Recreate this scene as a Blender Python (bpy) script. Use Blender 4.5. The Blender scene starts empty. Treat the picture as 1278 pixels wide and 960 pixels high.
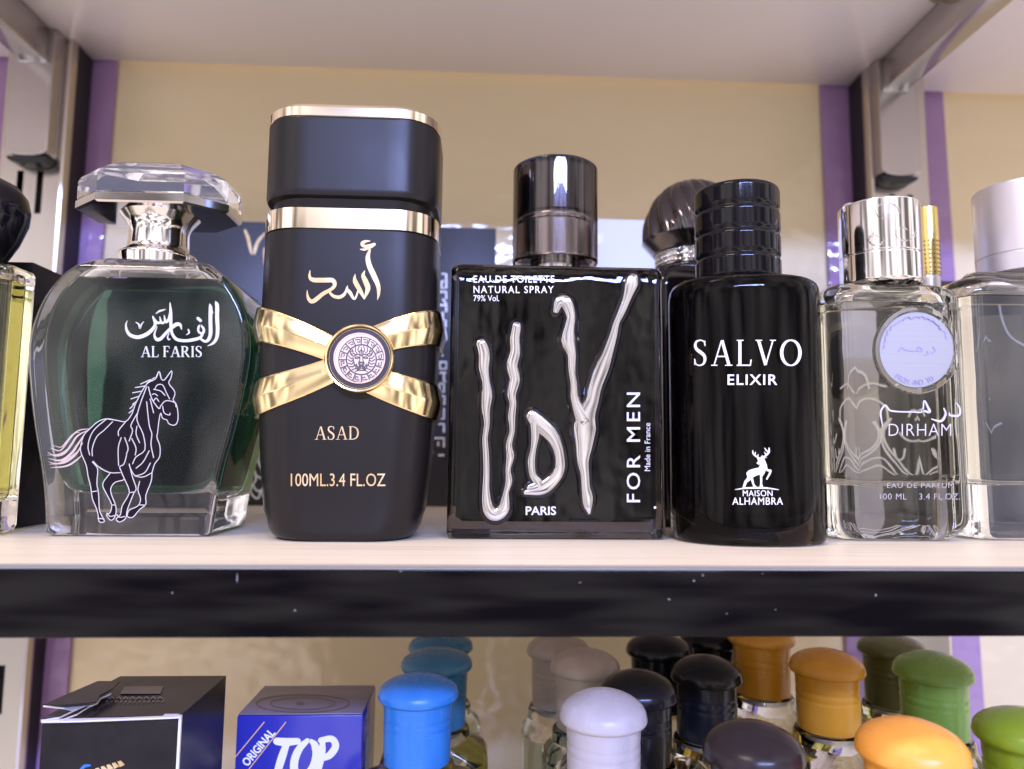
import bpy, bmesh, math, random
from mathutils import Vector, Matrix
from mathutils.geometry import tessellate_polygon
random.seed(7)
SC = bpy.context.scene
COL = SC.collection
rad = math.radians

# ------------------------------------------------------------------ camera
F, PW, PH = 900.0, 1278, 960            # focal length and frame of the photograph, in its pixels
HC = 0.0293                             # camera height above the shelf top (metres)
yaw, pitch, roll = rad(2.67), rad(5.77), rad(0.56)
FW = Vector((math.sin(yaw)*math.cos(pitch), math.cos(yaw)*math.cos(pitch), math.sin(pitch)))
r0 = Vector((math.cos(yaw), -math.sin(yaw), 0)); u0 = r0.cross(FW)
RT = r0*math.cos(roll) + u0*math.sin(roll)
UP = -r0*math.sin(roll) + u0*math.cos(roll)
CAM = Vector((0, 0, HC))
cd = bpy.data.cameras.new('camera'); cam = bpy.data.objects.new('camera', cd); COL.objects.link(cam)
m = Matrix.Identity(4)
for i in range(3):
    m[i][0], m[i][1], m[i][2], m[i][3] = RT[i], UP[i], -FW[i], CAM[i]
cam.matrix_world = m
cd.sensor_fit = 'HORIZONTAL'; cd.sensor_width = 36; cd.lens = 36*F/PW
cd.clip_start = 0.01; cd.clip_end = 50
cd.dof.use_dof = True; cd.dof.focus_distance = 0.255; cd.dof.aperture_fstop = 9.0
SC.camera = cam

# ------------------------------------------------------------------ world and lamps
W = bpy.data.worlds.new('World'); SC.world = W; W.use_nodes = True
nt = W.node_tree; bg = nt.nodes['Background']
tc = nt.nodes.new('ShaderNodeTexCoord'); nz = nt.nodes.new('ShaderNodeTexNoise')
nz.inputs['Scale'].default_value = 4.2; nz.inputs['Detail'].default_value = 1.5
rp = nt.nodes.new('ShaderNodeValToRGB')
rp.color_ramp.elements[0].position = 0.37; rp.color_ramp.elements[0].color = (.09, .077, .077, 1)
rp.color_ramp.elements[1].position = 0.64; rp.color_ramp.elements[1].color = (1.0, .92, .92, 1)
nt.links.new(tc.outputs['Generated'], nz.inputs['Vector'])
nt.links.new(nz.outputs['Fac'], rp.inputs['Fac']); nt.links.new(rp.outputs['Color'], bg.inputs['Color'])
bg.inputs['Strength'].default_value = 2.05  # patchy noise surroundings, added for ambient fill and structured reflections

def area(name, loc, target, sx, sy, power, color):
    ld = bpy.data.lights.new(name, 'AREA'); ld.shape = 'RECTANGLE'; ld.size = sx; ld.size_y = sy
    ld.energy = power; ld.color = color
    o = bpy.data.objects.new(name, ld); COL.objects.link(o); o.location = loc
    o.rotation_euler = (Vector(target)-Vector(loc)).to_track_quat('-Z', 'Y').to_euler()
    return o
area('cool_shop_tube', (0.45, -3.0, 1.50), (0.0, .3, .1), 2.0, .13, 190, (.33, .43, .94))
area('warm_overhead_lamp', (0.0, -.20, 1.75), (0, .15, 0), 1.3, .16, 15, (1.0, .80, .56))
area('warm_overhead_lamp', (-1.3, -1.3, 2.0), (0, .3, 0), .9, .25, 26, (1.0, .82, .66))  # added unseen lamp, for warm fill and richer reflections

SC.view_settings.view_transform = 'Standard'; SC.view_settings.look = 'None'
SC.view_settings.exposure = 0; SC.view_settings.gamma = 1; SC.view_settings.use_curve_mapping = False
SC.render.engine = 'CYCLES'
SC.cycles.max_bounces = 14; SC.cycles.transmission_bounces = 14; SC.cycles.glossy_bounces = 6
SC.cycles.diffuse_bounces = 4; SC.cycles.transparent_max_bounces = 8
SC.cycles.sample_clamp_indirect = 6; SC.cycles.blur_glossy = 0.6
SC.cycles.use_denoising = True

# ------------------------------------------------------------------ helpers
def at(px, py, Y):
    d = FW*F + RT*(px-PW/2) + UP*(PH/2-py)
    return CAM + d*(Y/d.y)
def X(px, Y, py=500): return at(px, py, Y).x
def Z(py, Y, px=640): return at(px, py, Y).z

def prin(name, base=(.8, .8, .8), rough=.5, metal=0, trans=0, ior=1.5, coat=0, spec=.5, bump=None, vary=None, smudge=0, sheen=0, sss=0):
    """bump=(scale xyz, strength, detail); vary=(scale xyz, colour2, lo, hi); smudge = extra roughness in patches"""
    M = bpy.data.materials.new(name); M.use_nodes = True
    t = M.node_tree; b = t.nodes['Principled BSDF']
    def s(k, v): b.inputs[k].default_value = v
    s('Base Color', (*base, 1)); s('Roughness', rough); s('Metallic', metal); s('Transmission Weight', trans)
    s('IOR', ior); s('Coat Weight', coat); s('Specular IOR Level', spec); s('Sheen Weight', sheen); s('Coat Roughness', .05)
    if sss: s('Subsurface Weight', sss); s('Subsurface Radius', (.006, .006, .006)); s('Subsurface Scale', 1.0)
    def noise(scale, detail=4, rot=(0, 0, 0)):
        c = t.nodes.new('ShaderNodeTexCoord'); mp = t.nodes.new('ShaderNodeMapping')
        mp.inputs['Scale'].default_value = scale; mp.inputs['Rotation'].default_value = rot
        n = t.nodes.new('ShaderNodeTexNoise'); n.inputs['Scale'].default_value = 1; n.inputs['Detail'].default_value = detail
        t.links.new(c.outputs['Object'], mp.inputs['Vector']); t.links.new(mp.outputs['Vector'], n.inputs['Vector'])
        return n
    if bump:
        n = noise(bump[0], bump[2]); bp = t.nodes.new('ShaderNodeBump')
        bp.inputs['Strength'].default_value = 1; bp.inputs['Distance'].default_value = bump[1]
        t.links.new(n.outputs['Fac'], bp.inputs['Height']); t.links.new(bp.outputs['Normal'], b.inputs['Normal'])
    if vary:
        n = noise(vary[0], 5); r = t.nodes.new('ShaderNodeValToRGB')
        r.color_ramp.elements[0].position = vary[2]; r.color_ramp.elements[1].position = vary[3]
        r.color_ramp.elements[0].color = (*base, 1); r.color_ramp.elements[1].color = (*vary[1], 1)
        t.links.new(n.outputs['Fac'], r.inputs['Fac']); t.links.new(r.outputs['Color'], b.inputs['Base Color'])
    if smudge:
        n = noise((70, 70, 45), 6); r = t.nodes.new('ShaderNodeMapRange')
        r.inputs['From Min'].default_value = .45; r.inputs['From Max'].default_value = .75
        r.inputs['To Min'].default_value = rough; r.inputs['To Max'].default_value = rough+smudge
        t.links.new(n.outputs['Fac'], r.inputs['Value']); t.links.new(r.outputs['Result'], b.inputs['Roughness'])
    return M

MT = dict(
    wall=prin('beige_laminate', (.72, .60, .395), .05, bump=((42, 4, 60), .0014, 1.0), vary=((5, 4, 30), (.74, .62, .415), .3, .7), spec=.55),
    purple=prin('purple_panel', (.30, .18, .36), .05, bump=((42, 4, 60), .0022, 1.2), spec=.55),
    shelf_top=prin('pale_wood_laminate', (.80, .71, .575), .42, vary=((14, 260, 40), (.66, .56, .43), .50, .78), bump=((20, 200, 200), .0001, 3)),
    shelf_under=prin('grey_white_laminate', (.90, .82, .82), .20, vary=((5, 5, 5), (.87, .79, .79), .3, .7)),
    edge=prin('black_gloss_edge', (.004, .003, .004), .05, bump=((8, 60, 60), .00008, 2), smudge=.05, spec=.13),
    grime=prin('dust_line', (.30, .27, .26), .8),
    dust=prin('dust', (.30, .29, .31), .8),
    steel=prin('brushed_steel', (.54, .50, .47), .22, 1, bump=((20, 20, 6), .0006, 2)),
    steel_paint=prin('grey_bracket_metal', (.50, .47, .46), .20, .92, vary=((20, 20, 20), (.44, .415, .41), .35, .7)),
    dark=prin('dark_recess', (.012, .010, .016), .5),  # near-black, recess shade held in the colour; also used for dimple dots
    rubber=prin('black_plastic', (.012, .012, .016), .35),
    chrome=prin('chrome', (.86, .83, .83), .045, 1, smudge=.10),
    chrome_pink=prin('warm_chrome', (.56, .545, .57), .07, 1, smudge=.08),
    gold=prin('polished_gold', (1.0, .79, .45), .15, 1),
    palegold=prin('pale_gold', (.98, .85, .66), .10, 1),
    goldfoil=prin('gold_foil', (.66, .44, .20), .45, .35, vary=((120, 120, 120), (.78, .60, .36), .40, .65)),
    yellowgold=prin('yellow_gold', (.86, .66, .24), .22, 1),
    gun=prin('gunmetal', (.11, .10, .115), .12, 1, bump=((90, 90, 4), .0003, 2)),
    bronze=prin('smoky_collar_metal', (.48, .45, .46), .16, 1, bump=((90, 90, 4), .0003, 2)),
    smoke=prin('smoky_clear_plastic', (.40, .35, .36), .02, trans=1, ior=1.49, smudge=.05),
    glass=prin('clear_glass', (.98, .985, .98), .0, trans=1, ior=1.5, bump=((40, 40, 30), .00025, 2)),
    glass_y=prin('pale_yellow_glass', (.98, .975, .90), .0, trans=1, ior=1.5, bump=((40, 40, 30), .00030, 2)),
    crystal=prin('frosted_acrylic', (.96, .95, .975), .04, trans=.95, ior=1.30),
    air=prin('air_space', (1, 1, 1), .0, trans=1, ior=.667),
    greenliq=prin('dark_green_perfume', (.085, .22, .135), .0, trans=1, ior=.91),
    paleliq=prin('pale_perfume', (.93, .92, .84), .0, trans=1, ior=.91, bump=((30, 30, 20), .0004, 2)),
    yelliq=prin('yellow_perfume', (.88, .87, .58), .0, trans=1, ior=.91, bump=((60, 60, 20), .0008, 2)),
    greyglass=prin('smoky_black_glass', (.36, .32, .30), .0, trans=1, ior=1.21, bump=((34, 34, 22), .00045, 2), smudge=.04),
    blackliq=prin('black_perfume_fill', (.006, .005, .008), .10, bump=((60, 60, 60), .0004, 3), spec=.10),
    blackglass=prin('black_lacquered_glass', (.008, .006, .009), .03, spec=.35, bump=((30, 30, 18), .0006, 2), smudge=.05),
    blackcap=prin('black_gloss_plastic', (.006, .005, .007), .05, spec=.26, smudge=.05),
    matte=prin('matte_black_coating', (.011, .0095, .010), .31, spec=.29, smudge=.05),
    white=prin('white_print', (.86, .84, .86), .5),
    silverprint=prin('silver_print', (.66, .63, .65), .4, .3),
    pinkprint=prin('pinkish_print', (.56, .43, .41), .5),
    horsefill=prin('dark_horse_print', (.012, .008, .012), .6, spec=.08),
    pewter=prin('pinkish_pewter', (.74, .56, .46), .36, .5),
    pewterdark=prin('dark_pewter', (.10, .085, .085), .5, .4),  # dark tone for the recessed lines of the emblem
    violet=prin('dark_violet_enamel', (.055, .045, .060), .3, spec=.3),
    blackcard=prin('black_card', (.010, .009, .010), .25, spec=.2, vary=((60, 60, 60), (.026, .022, .026), .35, .7)),
    blackcard2=prin('charcoal_card', (.036, .036, .044), .36, spec=.30, vary=((40, 40, 40), (.044, .043, .052), .35, .7)),
    greycard=prin('grey_brown_card', (.42, .38, .36), .5, vary=((50, 50, 50), (.36, .32, .31), .35, .7)),
    whitecard=prin('white_card', (.72, .71, .76), .35),
    rawcard=prin('torn_white_card', (.78, .76, .78), .8),
    bluecard=prin('blue_card', (.030, .034, .36), .22, coat=.3),
    bluetop=prin('grey_blue_card', (.19, .16, .22), .35),
    orangeprint=prin('orange_print', (.86, .50, .18), .5),
    emboss=prin('embossed_grey', (.10, .085, .075), .30),
    holo=prin('silvery_foil_disc', (.38, .375, .40), .42, .3, bump=((3, 3, 900), .00006, 2)),
    holoprint=prin('violet_print', (.30, .26, .46), .5),
    redprint=prin('pink_print', (.70, .34, .46), .5),
    vein=prin('grey_vein_print', (.30, .31, .36), .5),
    brightglass=prin('thick_whitened_glass', (.95, .95, .97), .0, trans=.993, ior=1.5, bump=((40, 40, 30), .00025, 2)),  # slight white diffuse stands in for light gathered in the thick glass
    thinprint=prin('faint_grey_print', (.42, .40, .42), .5),
    wavyblack=prin('wavy_black_glass', (.36, .32, .30), .0, trans=1, ior=1.31, bump=((70, 70, 42), .0008, 2.2), smudge=.03),
    basebright=prin('cream_base_brightener', (.80, .73, .64), .6),  # pale tone of the slabs added to brighten glass bases
    satin=prin('satin_silver', (.74, .70, .74), .34, .75),
)
def capmat(name, base, gloss=.3, sss=.0): return prin(name, base, gloss*.75, sss=sss, spec=.5, smudge=.25, vary=((160, 160, 90), tuple(min(.9, c*1.15+.012) for c in base), .50, .80))
CAPM = dict(blue=capmat('blue_plastic', (.022, .18, .58)), teal=capmat('shaded_teal_plastic', (.025, .13, .24), .35),  # teal darkened to carry the shade of the rear rows
            white=capmat('pearl_white_plastic', (.50, .46, .49), .35, .25), cream=capmat('shaded_cream_plastic', (.40, .33, .28), .4),  # cream lowered in tone, shade of the rear caps put into colour
            black=prin('black_plastic_cap', (.008, .008, .012), .16, spec=.25, smudge=.1), brown=prin('dusty_black_plastic_cap', (.022, .015, .019), .18, spec=.3, smudge=.15),
            orange=capmat('orange_plastic', (.86, .36, .055), .36), amber=capmat('shaded_amber_plastic', (.52, .23, .014), .36),  # amber holds the shaded tone of the caps further back
            olive=capmat('shaded_olive_plastic', (.075, .08, .016), .34), green=capmat('leaf_green_plastic', (.12, .22, .03), .3),  # olive darkened for the shade around the hindmost cap
            lime=capmat('lime_green_plastic', (.17, .27, .015), .25))

MT['matte'].node_tree.nodes['Principled BSDF'].inputs['Specular Tint'].default_value = (1, .95, .92, 1)

def link(name, me, mat, parent=None):
    o = bpy.data.objects.new(name, me); COL.objects.link(o)
    if mat: me.materials.append(MT[mat] if isinstance(mat, str) else mat)
    if parent: o.parent = parent; o.matrix_parent_inverse = Matrix.Identity(4)
    return o
def mesh(name, vs, fs, mat, parent=None, sharp=40, smooth=True):
    me = bpy.data.meshes.new(name)
    if parent:                                   # parts are written in world metres; store them relative to the thing's base
        off = parent.location if parent.parent is None else parent.location+parent.parent.location
        vs = [tuple(Vector(v)-off) for v in vs]
    me.from_pydata([tuple(v) for v in vs], [], fs); 
    bm = bmesh.new(); bm.from_mesh(me); bmesh.ops.recalc_face_normals(bm, faces=bm.faces); bm.to_mesh(me); bm.free()
    if smooth:
        me.polygons.foreach_set('use_smooth', [True]*len(me.polygons)); me.set_sharp_from_angle(angle=rad(sharp))
    me.update()
    return link(name, me, mat, parent)
def tag(o, label, cat, group=None, kind=None):
    if label: o['label'] = label
    if cat: o['category'] = cat
    if group: o['group'] = group
    if kind: o['kind'] = kind
    return o
def thing(name, loc, label, cat, group=None):
    o = bpy.data.objects.new(name, None); COL.objects.link(o); o.location = loc; o.empty_display_size = .01
    return tag(o, label, cat, group)

def loft(name, rings, mat, parent=None, sharp=40, smooth=True, closed=True):
    n = len(rings[0])
    def gap(i): return (Vector(rings[i][0])-Vector(rings[i+1][0])).length
    new = [rings[0]]
    for i in range(len(rings)-1):                          # holding rings beside every small bevel, so broad faces stay flat
        L = gap(i); lo = gap(i-1) if i else 0; hi = gap(i+1) if i < len(rings)-2 else 0
        mix = lambda t: [tuple(a+(b-a)*t for a, b in zip(p, q)) for p, q in zip(rings[i], rings[i+1])]
        if 1e-6 < lo < L/5: new.append(mix(min(.12, .7*lo/L)))
        if 1e-6 < hi < L/5: new.append(mix(1-min(.12, .7*hi/L)))
        new.append(rings[i+1])
    rings = new
    vs = [p for r in rings for p in r]; fs = []
    for i in range(len(rings)-1):
        for j in range(n):
            k = (j+1) % n; fs.append((i*n+j, i*n+k, (i+1)*n+k, (i+1)*n+j))
    if closed: fs.append(tuple(range(n-1, -1, -1))); fs.append(tuple(range((len(rings)-1)*n, len(rings)*n)))
    return mesh(name, vs, fs, mat, parent, sharp, smooth)
def rr(cx, cy, z, hw, hd, r, n=6):
    r = max(1e-5, min(r, hw*.999, hd*.999)); P = []
    for (sx, sy, a0) in ((1, 1, 0), (-1, 1, 90), (-1, -1, 180), (1, -1, 270)):
        for k in range(n+1):
            a = rad(a0+90*k/n); P.append((cx+sx*(hw-r)+r*math.cos(a), cy+sy*(hd-r)+r*math.sin(a), z))
    return P
def sup(cx, cy, z, a, b, e=2.0, n=72):
    P = []
    for k in range(n):
        t = 2*math.pi*k/n; c, s = a*math.cos(t), b*math.sin(t)
        q = (abs(c/a)**e+abs(s/b)**e)**(-1/e); P.append((cx+c*q, cy+s*q, z))
    return P
def rrs(cx, cy, z, hw, hd, r, n=10, m=10):
    """rounded rectangle with m extra points along each straight side"""
    P = rr(cx, cy, z, hw, hd, r, n); Q = []
    for i, p in enumerate(P):
        Q.append(p)
        if (i+1) % (n+1) == 0:
            q = P[(i+1) % len(P)]
            for k in range(1, m): Q.append(tuple(p[c]+(q[c]-p[c])*k/m for c in range(3)))
    return Q
def rev(name, cx, cy, prof, mat, parent=None, n=56, sharp=35):
    return loft(name, [sup(cx, cy, z, r, r, 2, n) for (z, r) in prof], mat, parent, sharp)
def fillet(pr, steps=4):
    """round the corners of a (z, r) profile given as (z, r, fillet)"""
    out = []
    for i, p in enumerate(pr):
        z, r = p[0], p[1]; f = p[2] if len(p) > 2 else 0
        if f and 0 < i < len(pr)-1:
            a = Vector((pr[i-1][0]-z, pr[i-1][1]-r)); b = Vector((pr[i+1][0]-z, pr[i+1][1]-r))
            fa = min(f, a.length*.49); fb = min(f, b.length*.49)
            A = Vector((z, r))+a.normalized()*fa; B = Vector((z, r))+b.normalized()*fb; Q = Vector((z, r))
            for k in range(steps+1):
                t = k/steps; v = A*(1-t)**2+Q*2*t*(1-t)+B*t*t; out.append((v.x, v.y))
        else: out.append((z, r))
    return out
def box(name, x0, x1, y0, y1, z0, z1, mat, parent=None, bev=.0006, seg=2):
    bm = bmesh.new(); bmesh.ops.create_cube(bm, size=1)
    for v in bm.verts: v.co = Vector(((x0+x1)/2+v.co.x*(x1-x0), (y0+y1)/2+v.co.y*(y1-y0), (z0+z1)/2+v.co.z*(z1-z0)))
    if bev: bmesh.ops.bevel(bm, geom=bm.edges[:], offset=bev, segments=seg, affect='EDGES', profile=.5)
    vs = [v.co.copy() for v in bm.verts]; fs = [tuple(v.index for v in f.verts) for f in bm.faces]
    bm.verts.index_update(); fs = [tuple(v.index for v in f.verts) for f in bm.faces]; bm.free()
    return mesh(name, vs, fs, mat, parent, 30)

# flat artwork: 2-D pieces (photo pixels) laid on a real surface  Y = surf(x, z)
def on(px, py, surf, h=0.0):
    Y = .26
    for _ in range(7):
        p = at(px, py, Y); Y = surf(p.x, p.z)
    p = at(px, py, Y); return Vector((p.x, Y-h, p.z))
def plane(Y): return lambda x, z: Y
def spline(pts, k=5):
    """Catmull-Rom through (x, y, w)"""
    P = [Vector(p) for p in pts]
    if len(P) < 3 or k <= 1:
        return P if k <= 1 or len(P) < 2 else [P[0].lerp(P[1], i/3) for i in range(4)]
    Q = [P[0]*2-P[1]]+P+[P[-1]*2-P[-2]]; out = []
    for i in range(1, len(Q)-2):
        a, b, c, d = Q[i-1:i+3]
        for j in range(k):
            t = j/k
            out.append(.5*((2*b)+(c-a)*t+(2*a-5*b+4*c-d)*t*t+(3*b-a-3*c+d)*t**3))
    out.append(P[-1]); return out
def stroke(pts, w=None, k=5, rows=(-1, 1), heights=(1, 1), rnd=True):
    """a ribbon along pts -> (verts[(x, y, h)], faces)"""
    pts = [(p[0], p[1], (p[2] if len(p) > 2 and w is None else (w if w else p[2]))) for p in pts]
    S = spline(pts, k); n = len(S); vs, fs = [], []
    if rnd and n > 1:                                     # rounded tips
        a = Vector((S[0].x-S[1].x, S[0].y-S[1].y)); b = Vector((S[-1].x-S[-2].x, S[-1].y-S[-2].y))
        if a.length > 1e-6 and b.length > 1e-6:
            a.normalize(); b.normalize(); w0, w1 = max(S[0].z, .01), max(S[-1].z, .01)
            S = [Vector((S[0].x+a.x*w0*.42, S[0].y+a.y*w0*.42, w0*.25)), Vector((S[0].x+a.x*w0*.26, S[0].y+a.y*w0*.26, w0*.75))] + S + \
                [Vector((S[-1].x+b.x*w1*.26, S[-1].y+b.y*w1*.26, w1*.75)), Vector((S[-1].x+b.x*w1*.42, S[-1].y+b.y*w1*.42, w1*.25))]
            n = len(S)
    for i, s in enumerate(S):
        a, b = S[max(0, i-1)], S[min(n-1, i+1)]
        t = Vector((b.x-a.x, b.y-a.y)); t = t.normalized() if t.length > 1e-9 else Vector((1, 0)); nn = Vector((-t.y, t.x))
        end = (i in (0, n-1))
        for rw, h in zip(rows, heights): vs.append((s.x+nn.x*rw*max(s.z, .02)/2, s.y+nn.y*rw*max(s.z, .02)/2, h*(0.25 if end and len(rows) > 2 else 1)))
    m_ = len(rows)
    for i in range(n-1):
        for j in range(m_-1): fs.append((i*m_+j, i*m_+j+1, (i+1)*m_+j+1, (i+1)*m_+j))
    return vs, fs
def poly(pts):
    t = tessellate_polygon([[Vector((p[0], p[1], 0)) for p in pts]])
    return [(p[0], p[1], 1) for p in pts], [tuple(f) for f in t]
def conv(pieces, ox, oy, s):
    return [([(ox+v[0]/s, oy+v[1]/s, v[2]) for v in vs], fs) for vs, fs in pieces]
def fit(piece_list, x0, y0, x1, y1):
    xs = [v[0] for vs, _ in piece_list for v in vs]; ys = [v[1] for vs, _ in piece_list for v in vs]
    ax, bx, ay, by = min(xs), max(xs), min(ys), max(ys)
    return [([(x0+(v[0]-ax)/(bx-ax)*(x1-x0), y0+(v[1]-ay)/(by-ay)*(y1-y0), v[2]) for v in vs], fs) for vs, fs in piece_list]
def text(s, x0, y0, x1, y1, spacing=1.0, bold=0.0):
    """built-in typeface, fitted into a pixel box (y down)"""
    cu = bpy.data.curves.new('t', 'FONT'); cu.body = s; cu.resolution_u = 3; cu.space_character = spacing; cu.offset = bold
    o = bpy.data.objects.new('t', cu); COL.objects.link(o)
    me = bpy.data.meshes.new_from_object(o.evaluated_get(bpy.context.evaluated_depsgraph_get()))
    vs = [(v.co.x, -v.co.y, 1) for v in me.vertices]; fs = [tuple(p.vertices) for p in me.polygons]
    bpy.data.objects.remove(o); bpy.data.curves.remove(cu); bpy.data.meshes.remove(me)
    return fit([(vs, fs)], x0, y0, x1, y1)
def rotpx(pieces, cx, cy, deg):
    c, s = math.cos(rad(deg)), math.sin(rad(deg))
    return [([(cx+(v[0]-cx)*c-(v[1]-cy)*s, cy+(v[0]-cx)*s+(v[1]-cy)*c, v[2]) for v in vs], fs) for vs, fs in pieces]
# a small Roman serif face, one unit high, y up; each stroke is a straight or curved ribbon
TK, TN = .135, .055
SER = dict(
    A=(.86, [([(.12, .02), (.43, .98)], TN), ([(.45, .98), (.74, .02)], TK), ([(.22, .36), (.64, .36)], TN), ([(.0, .02), (.26, .02)], .04), ([(.58, .02), (.88, .02)], .04)]),
    L=(.66, [([(.17, .02), (.17, .98)], TK), ([(.04, .98), (.32, .98)], .04), ([(.04, .02), (.60, .02)], TN), ([(.60, .0), (.635, .24)], .05)]),
    F=(.64, [([(.17, .02), (.17, .98)], TK), ([(.04, .98), (.56, .98)], TN), ([(.56, 1), (.58, .78)], .05), ([(.17, .52), (.46, .52)], TN), ([(.46, .62), (.46, .42)], .045), ([(.04, .02), (.32, .02)], .04)]),
    I=(.38, [([(.19, .02), (.19, .98)], TK), ([(.05, .98), (.33, .98)], .04), ([(.05, .02), (.33, .02)], .04)]),
    V=(.84, [([(.12, .98), (.42, .03)], TK), ([(.42, .03), (.72, .98)], TN), ([(.0, .98), (.27, .98)], .04), ([(.60, .98), (.84, .98)], .04)]),
    R=(.80, [([(.17, .02), (.17, .98)], TK), ([(.04, .98), (.22, .98)], .04), ([(.04, .02), (.32, .02)], .04), ([(.17, .97, .05), (.40, .96, .07), (.56, .86, .12), (.58, .72, .135), (.52, .57, .11), (.36, .49, .06), (.17, .48, .05)], 0), ([(.36, .48), (.68, .03)], .125), ([(.62, .02), (.80, .02)], .04)]),
    S=(.60, [([(.50, .80, .05), (.46, .93, .05), (.32, .985, .055), (.15, .93, .09), (.10, .77, .125), (.17, .63, .135), (.32, .52, .15), (.47, .39, .14), (.50, .23, .125), (.44, .08, .09), (.28, .015, .055), (.13, .07, .05), (.08, .24, .05)], 0), ([(.50, .97), (.505, .76)], .04), ([(.075, .27), (.08, .03)], .04)]),
    O=(.92, [([(.46+.38*math.sin(a)*1.0, .5+.485*math.cos(a), .055+.09*abs(math.sin(a))) for a in [i*math.pi/9 for i in range(19)]], 0)]),
    D=(.86, [([(.17, .02), (.17, .98)], TK), ([(.04, .98), (.20, .98)], .04), ([(.04, .02), (.20, .02)], .04), ([(.17, .97, .05), (.44, .95, .07), (.66, .80, .12), (.74, .5, .145), (.66, .2, .12), (.44, .05, .07), (.17, .03, .05)], 0)]))
def serif(s, x0, y0, x1, y1, gap=.06, wt=1.0):
    out, cx = [], 0
    for ch in s:
        if ch == ' ': cx += .32; continue
        w, st = SER[ch]
        for pts, ww in st:
            p = [(cx+q[0], -q[1], (q[2] if len(q) > 2 else ww)*wt) for q in pts]
            out.append(stroke(p, k=4 if len(p) > 2 else 1, rnd=False))
        cx += w+gap
    return fit(out, x0, y0, x1, y1)

def art(name, pieces, surf, mat, parent, h=.00012, base=-.0001, lift=0.0, step=.000012):
    """lay pieces on a surface as thin raised print, each piece a hair above the last so no two faces share a plane"""
    V, FS = [], []
    for i, (vs, fs) in enumerate(pieces):
        b = len(V); n = len(vs); hh = lift+i % 24*step
        for v in vs: V.append(on(v[0], v[1], surf, hh+h*v[2]))
        for v in vs: V.append(on(v[0], v[1], surf, base+lift*.5))
        ed = {}
        for f in fs:
            FS.append(tuple(b+k for k in f))
            for a, c in zip(f, f[1:]+f[:1]):
                key = (min(a, c), max(a, c)); ed[key] = None if key in ed else (a, c)
        for e in ed.values():
            if e: FS.append((b+e[1], b+e[0], b+e[0]+n, b+e[1]+n))
    off = parent.location if parent.parent is None else parent.location+parent.parent.location
    me = bpy.data.meshes.new(name); me.from_pydata([tuple(v-off) for v in V], [], FS); me.update()
    return link(name, me, mat, parent)
RIDGE = dict(rows=(-1, -.92, -.78, -.55, .55, .78, .92, 1), heights=(0, .5, .85, 1, 1, .85, .5, 0))
def ridge(pts, w=None, k=5): return stroke(pts, w, k, **RIDGE)
def circle(cx, cy, r, w, n=40): return stroke([(cx+r*math.cos(2*math.pi*i/n), cy+r*math.sin(2*math.pi*i/n), w) for i in range(n+1)], k=1, rnd=False)
def disc(cx, cy, r, n=40): return poly([(cx+r*math.cos(2*math.pi*i/n), cy+r*math.sin(2*math.pi*i/n)) for i in range(n)])

# ------------------------------------------------------------------ the setting: wall, panels, shelves
YW = .494
def lean(o):                                              # wall boards tilted out of plumb to bring the lamp's reflection lower
    for v in o.data.vertices: v.co.y += (v.co.z-.18)*math.tan(rad(1.2))
o = box('back_wall', -.75, .75, YW, YW+.012, -.45, .62, 'wall', bev=0); o['kind'] = 'structure'; lean(o)
for x0, x1 in ((-.342, -.2565), (.2475, .3400)):
    o = box('wall_panel', x0, x1, YW-.0035, YW-.0002, -.45, .62, 'purple', bev=.0006); o['kind'] = 'structure'; lean(o)
ZU = .3015; YF = .1955; TH = .0170
def shelf_board(x0, x1, z, yf, label, under='shelf_under', detail=False):
    t = thing('shelf_board', ((x0+x1)/2, yf, z-TH), label, 'shelf', 'shelf boards of the display unit')
    box('board', x0, x1, yf+.0012, YW-.004, z-TH, z, under, t, bev=.0004)
    box('top_laminate', x0+.0004, x1-.0004, yf+.0013, YW-.0045, z+.0001, z+.0009, 'shelf_top', t, bev=0)
    box('edge_band', x0, x1, yf, yf+.0012, z-TH, z+.0004, 'edge', t, bev=.0003)
    return t
XL, XR = -.2965, .2880
sb = shelf_board(XL, XR, -.0009, YF, 'pale wood shelf with black glossy front edge under the row of perfume bottles')
box('dust_line', XL, XR, YF+.0002, YF+.0022, .0002, .0005, 'grime', sb, bev=0)
for px, py, s in ((296, 722, (1.3, 9)), (368, 762, (2, 1.6)), (866, 725, (1.6, 1.6)), (877, 718, (1.5, 1.6)), (835, 748, (2.6, 1)), (1093, 743, (2, 2)), (500, 713, (2.5, .8)), (724, 727, (2, .8)), (907, 766, (1, 1)), (968, 761, (1, 1)), (215, 740, (2, .7)), (952, 716, (.8, .8))):
    art('dust_speck', [poly([(px+s[0]*.62*math.cos(a)*(.6+.8*random.random()), py+s[1]*.62*math.sin(a)*(.6+.8*random.random())) for a in [i*math.pi/4 for i in range(8)]])], plane(YF), 'dust', sb, h=.0001, base=-.00005)
shelf_board(XL, XR, ZU+TH, YF-.012, 'white grey underside of the shelf above the perfume bottles')
shelf_board(XR+.003, .72, ZU+TH-.002, YF-.012, 'white shelf of the next bay beyond the right chrome bracket')
shelf_board(-.72, XL-.003, ZU+TH, YF-.012, 'grey shelf of the next bay beyond the left chrome bracket')
shelf_board(XL, XR, -.205, YF-.03, 'lower shelf that carries the bottles with mushroom caps')

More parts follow.
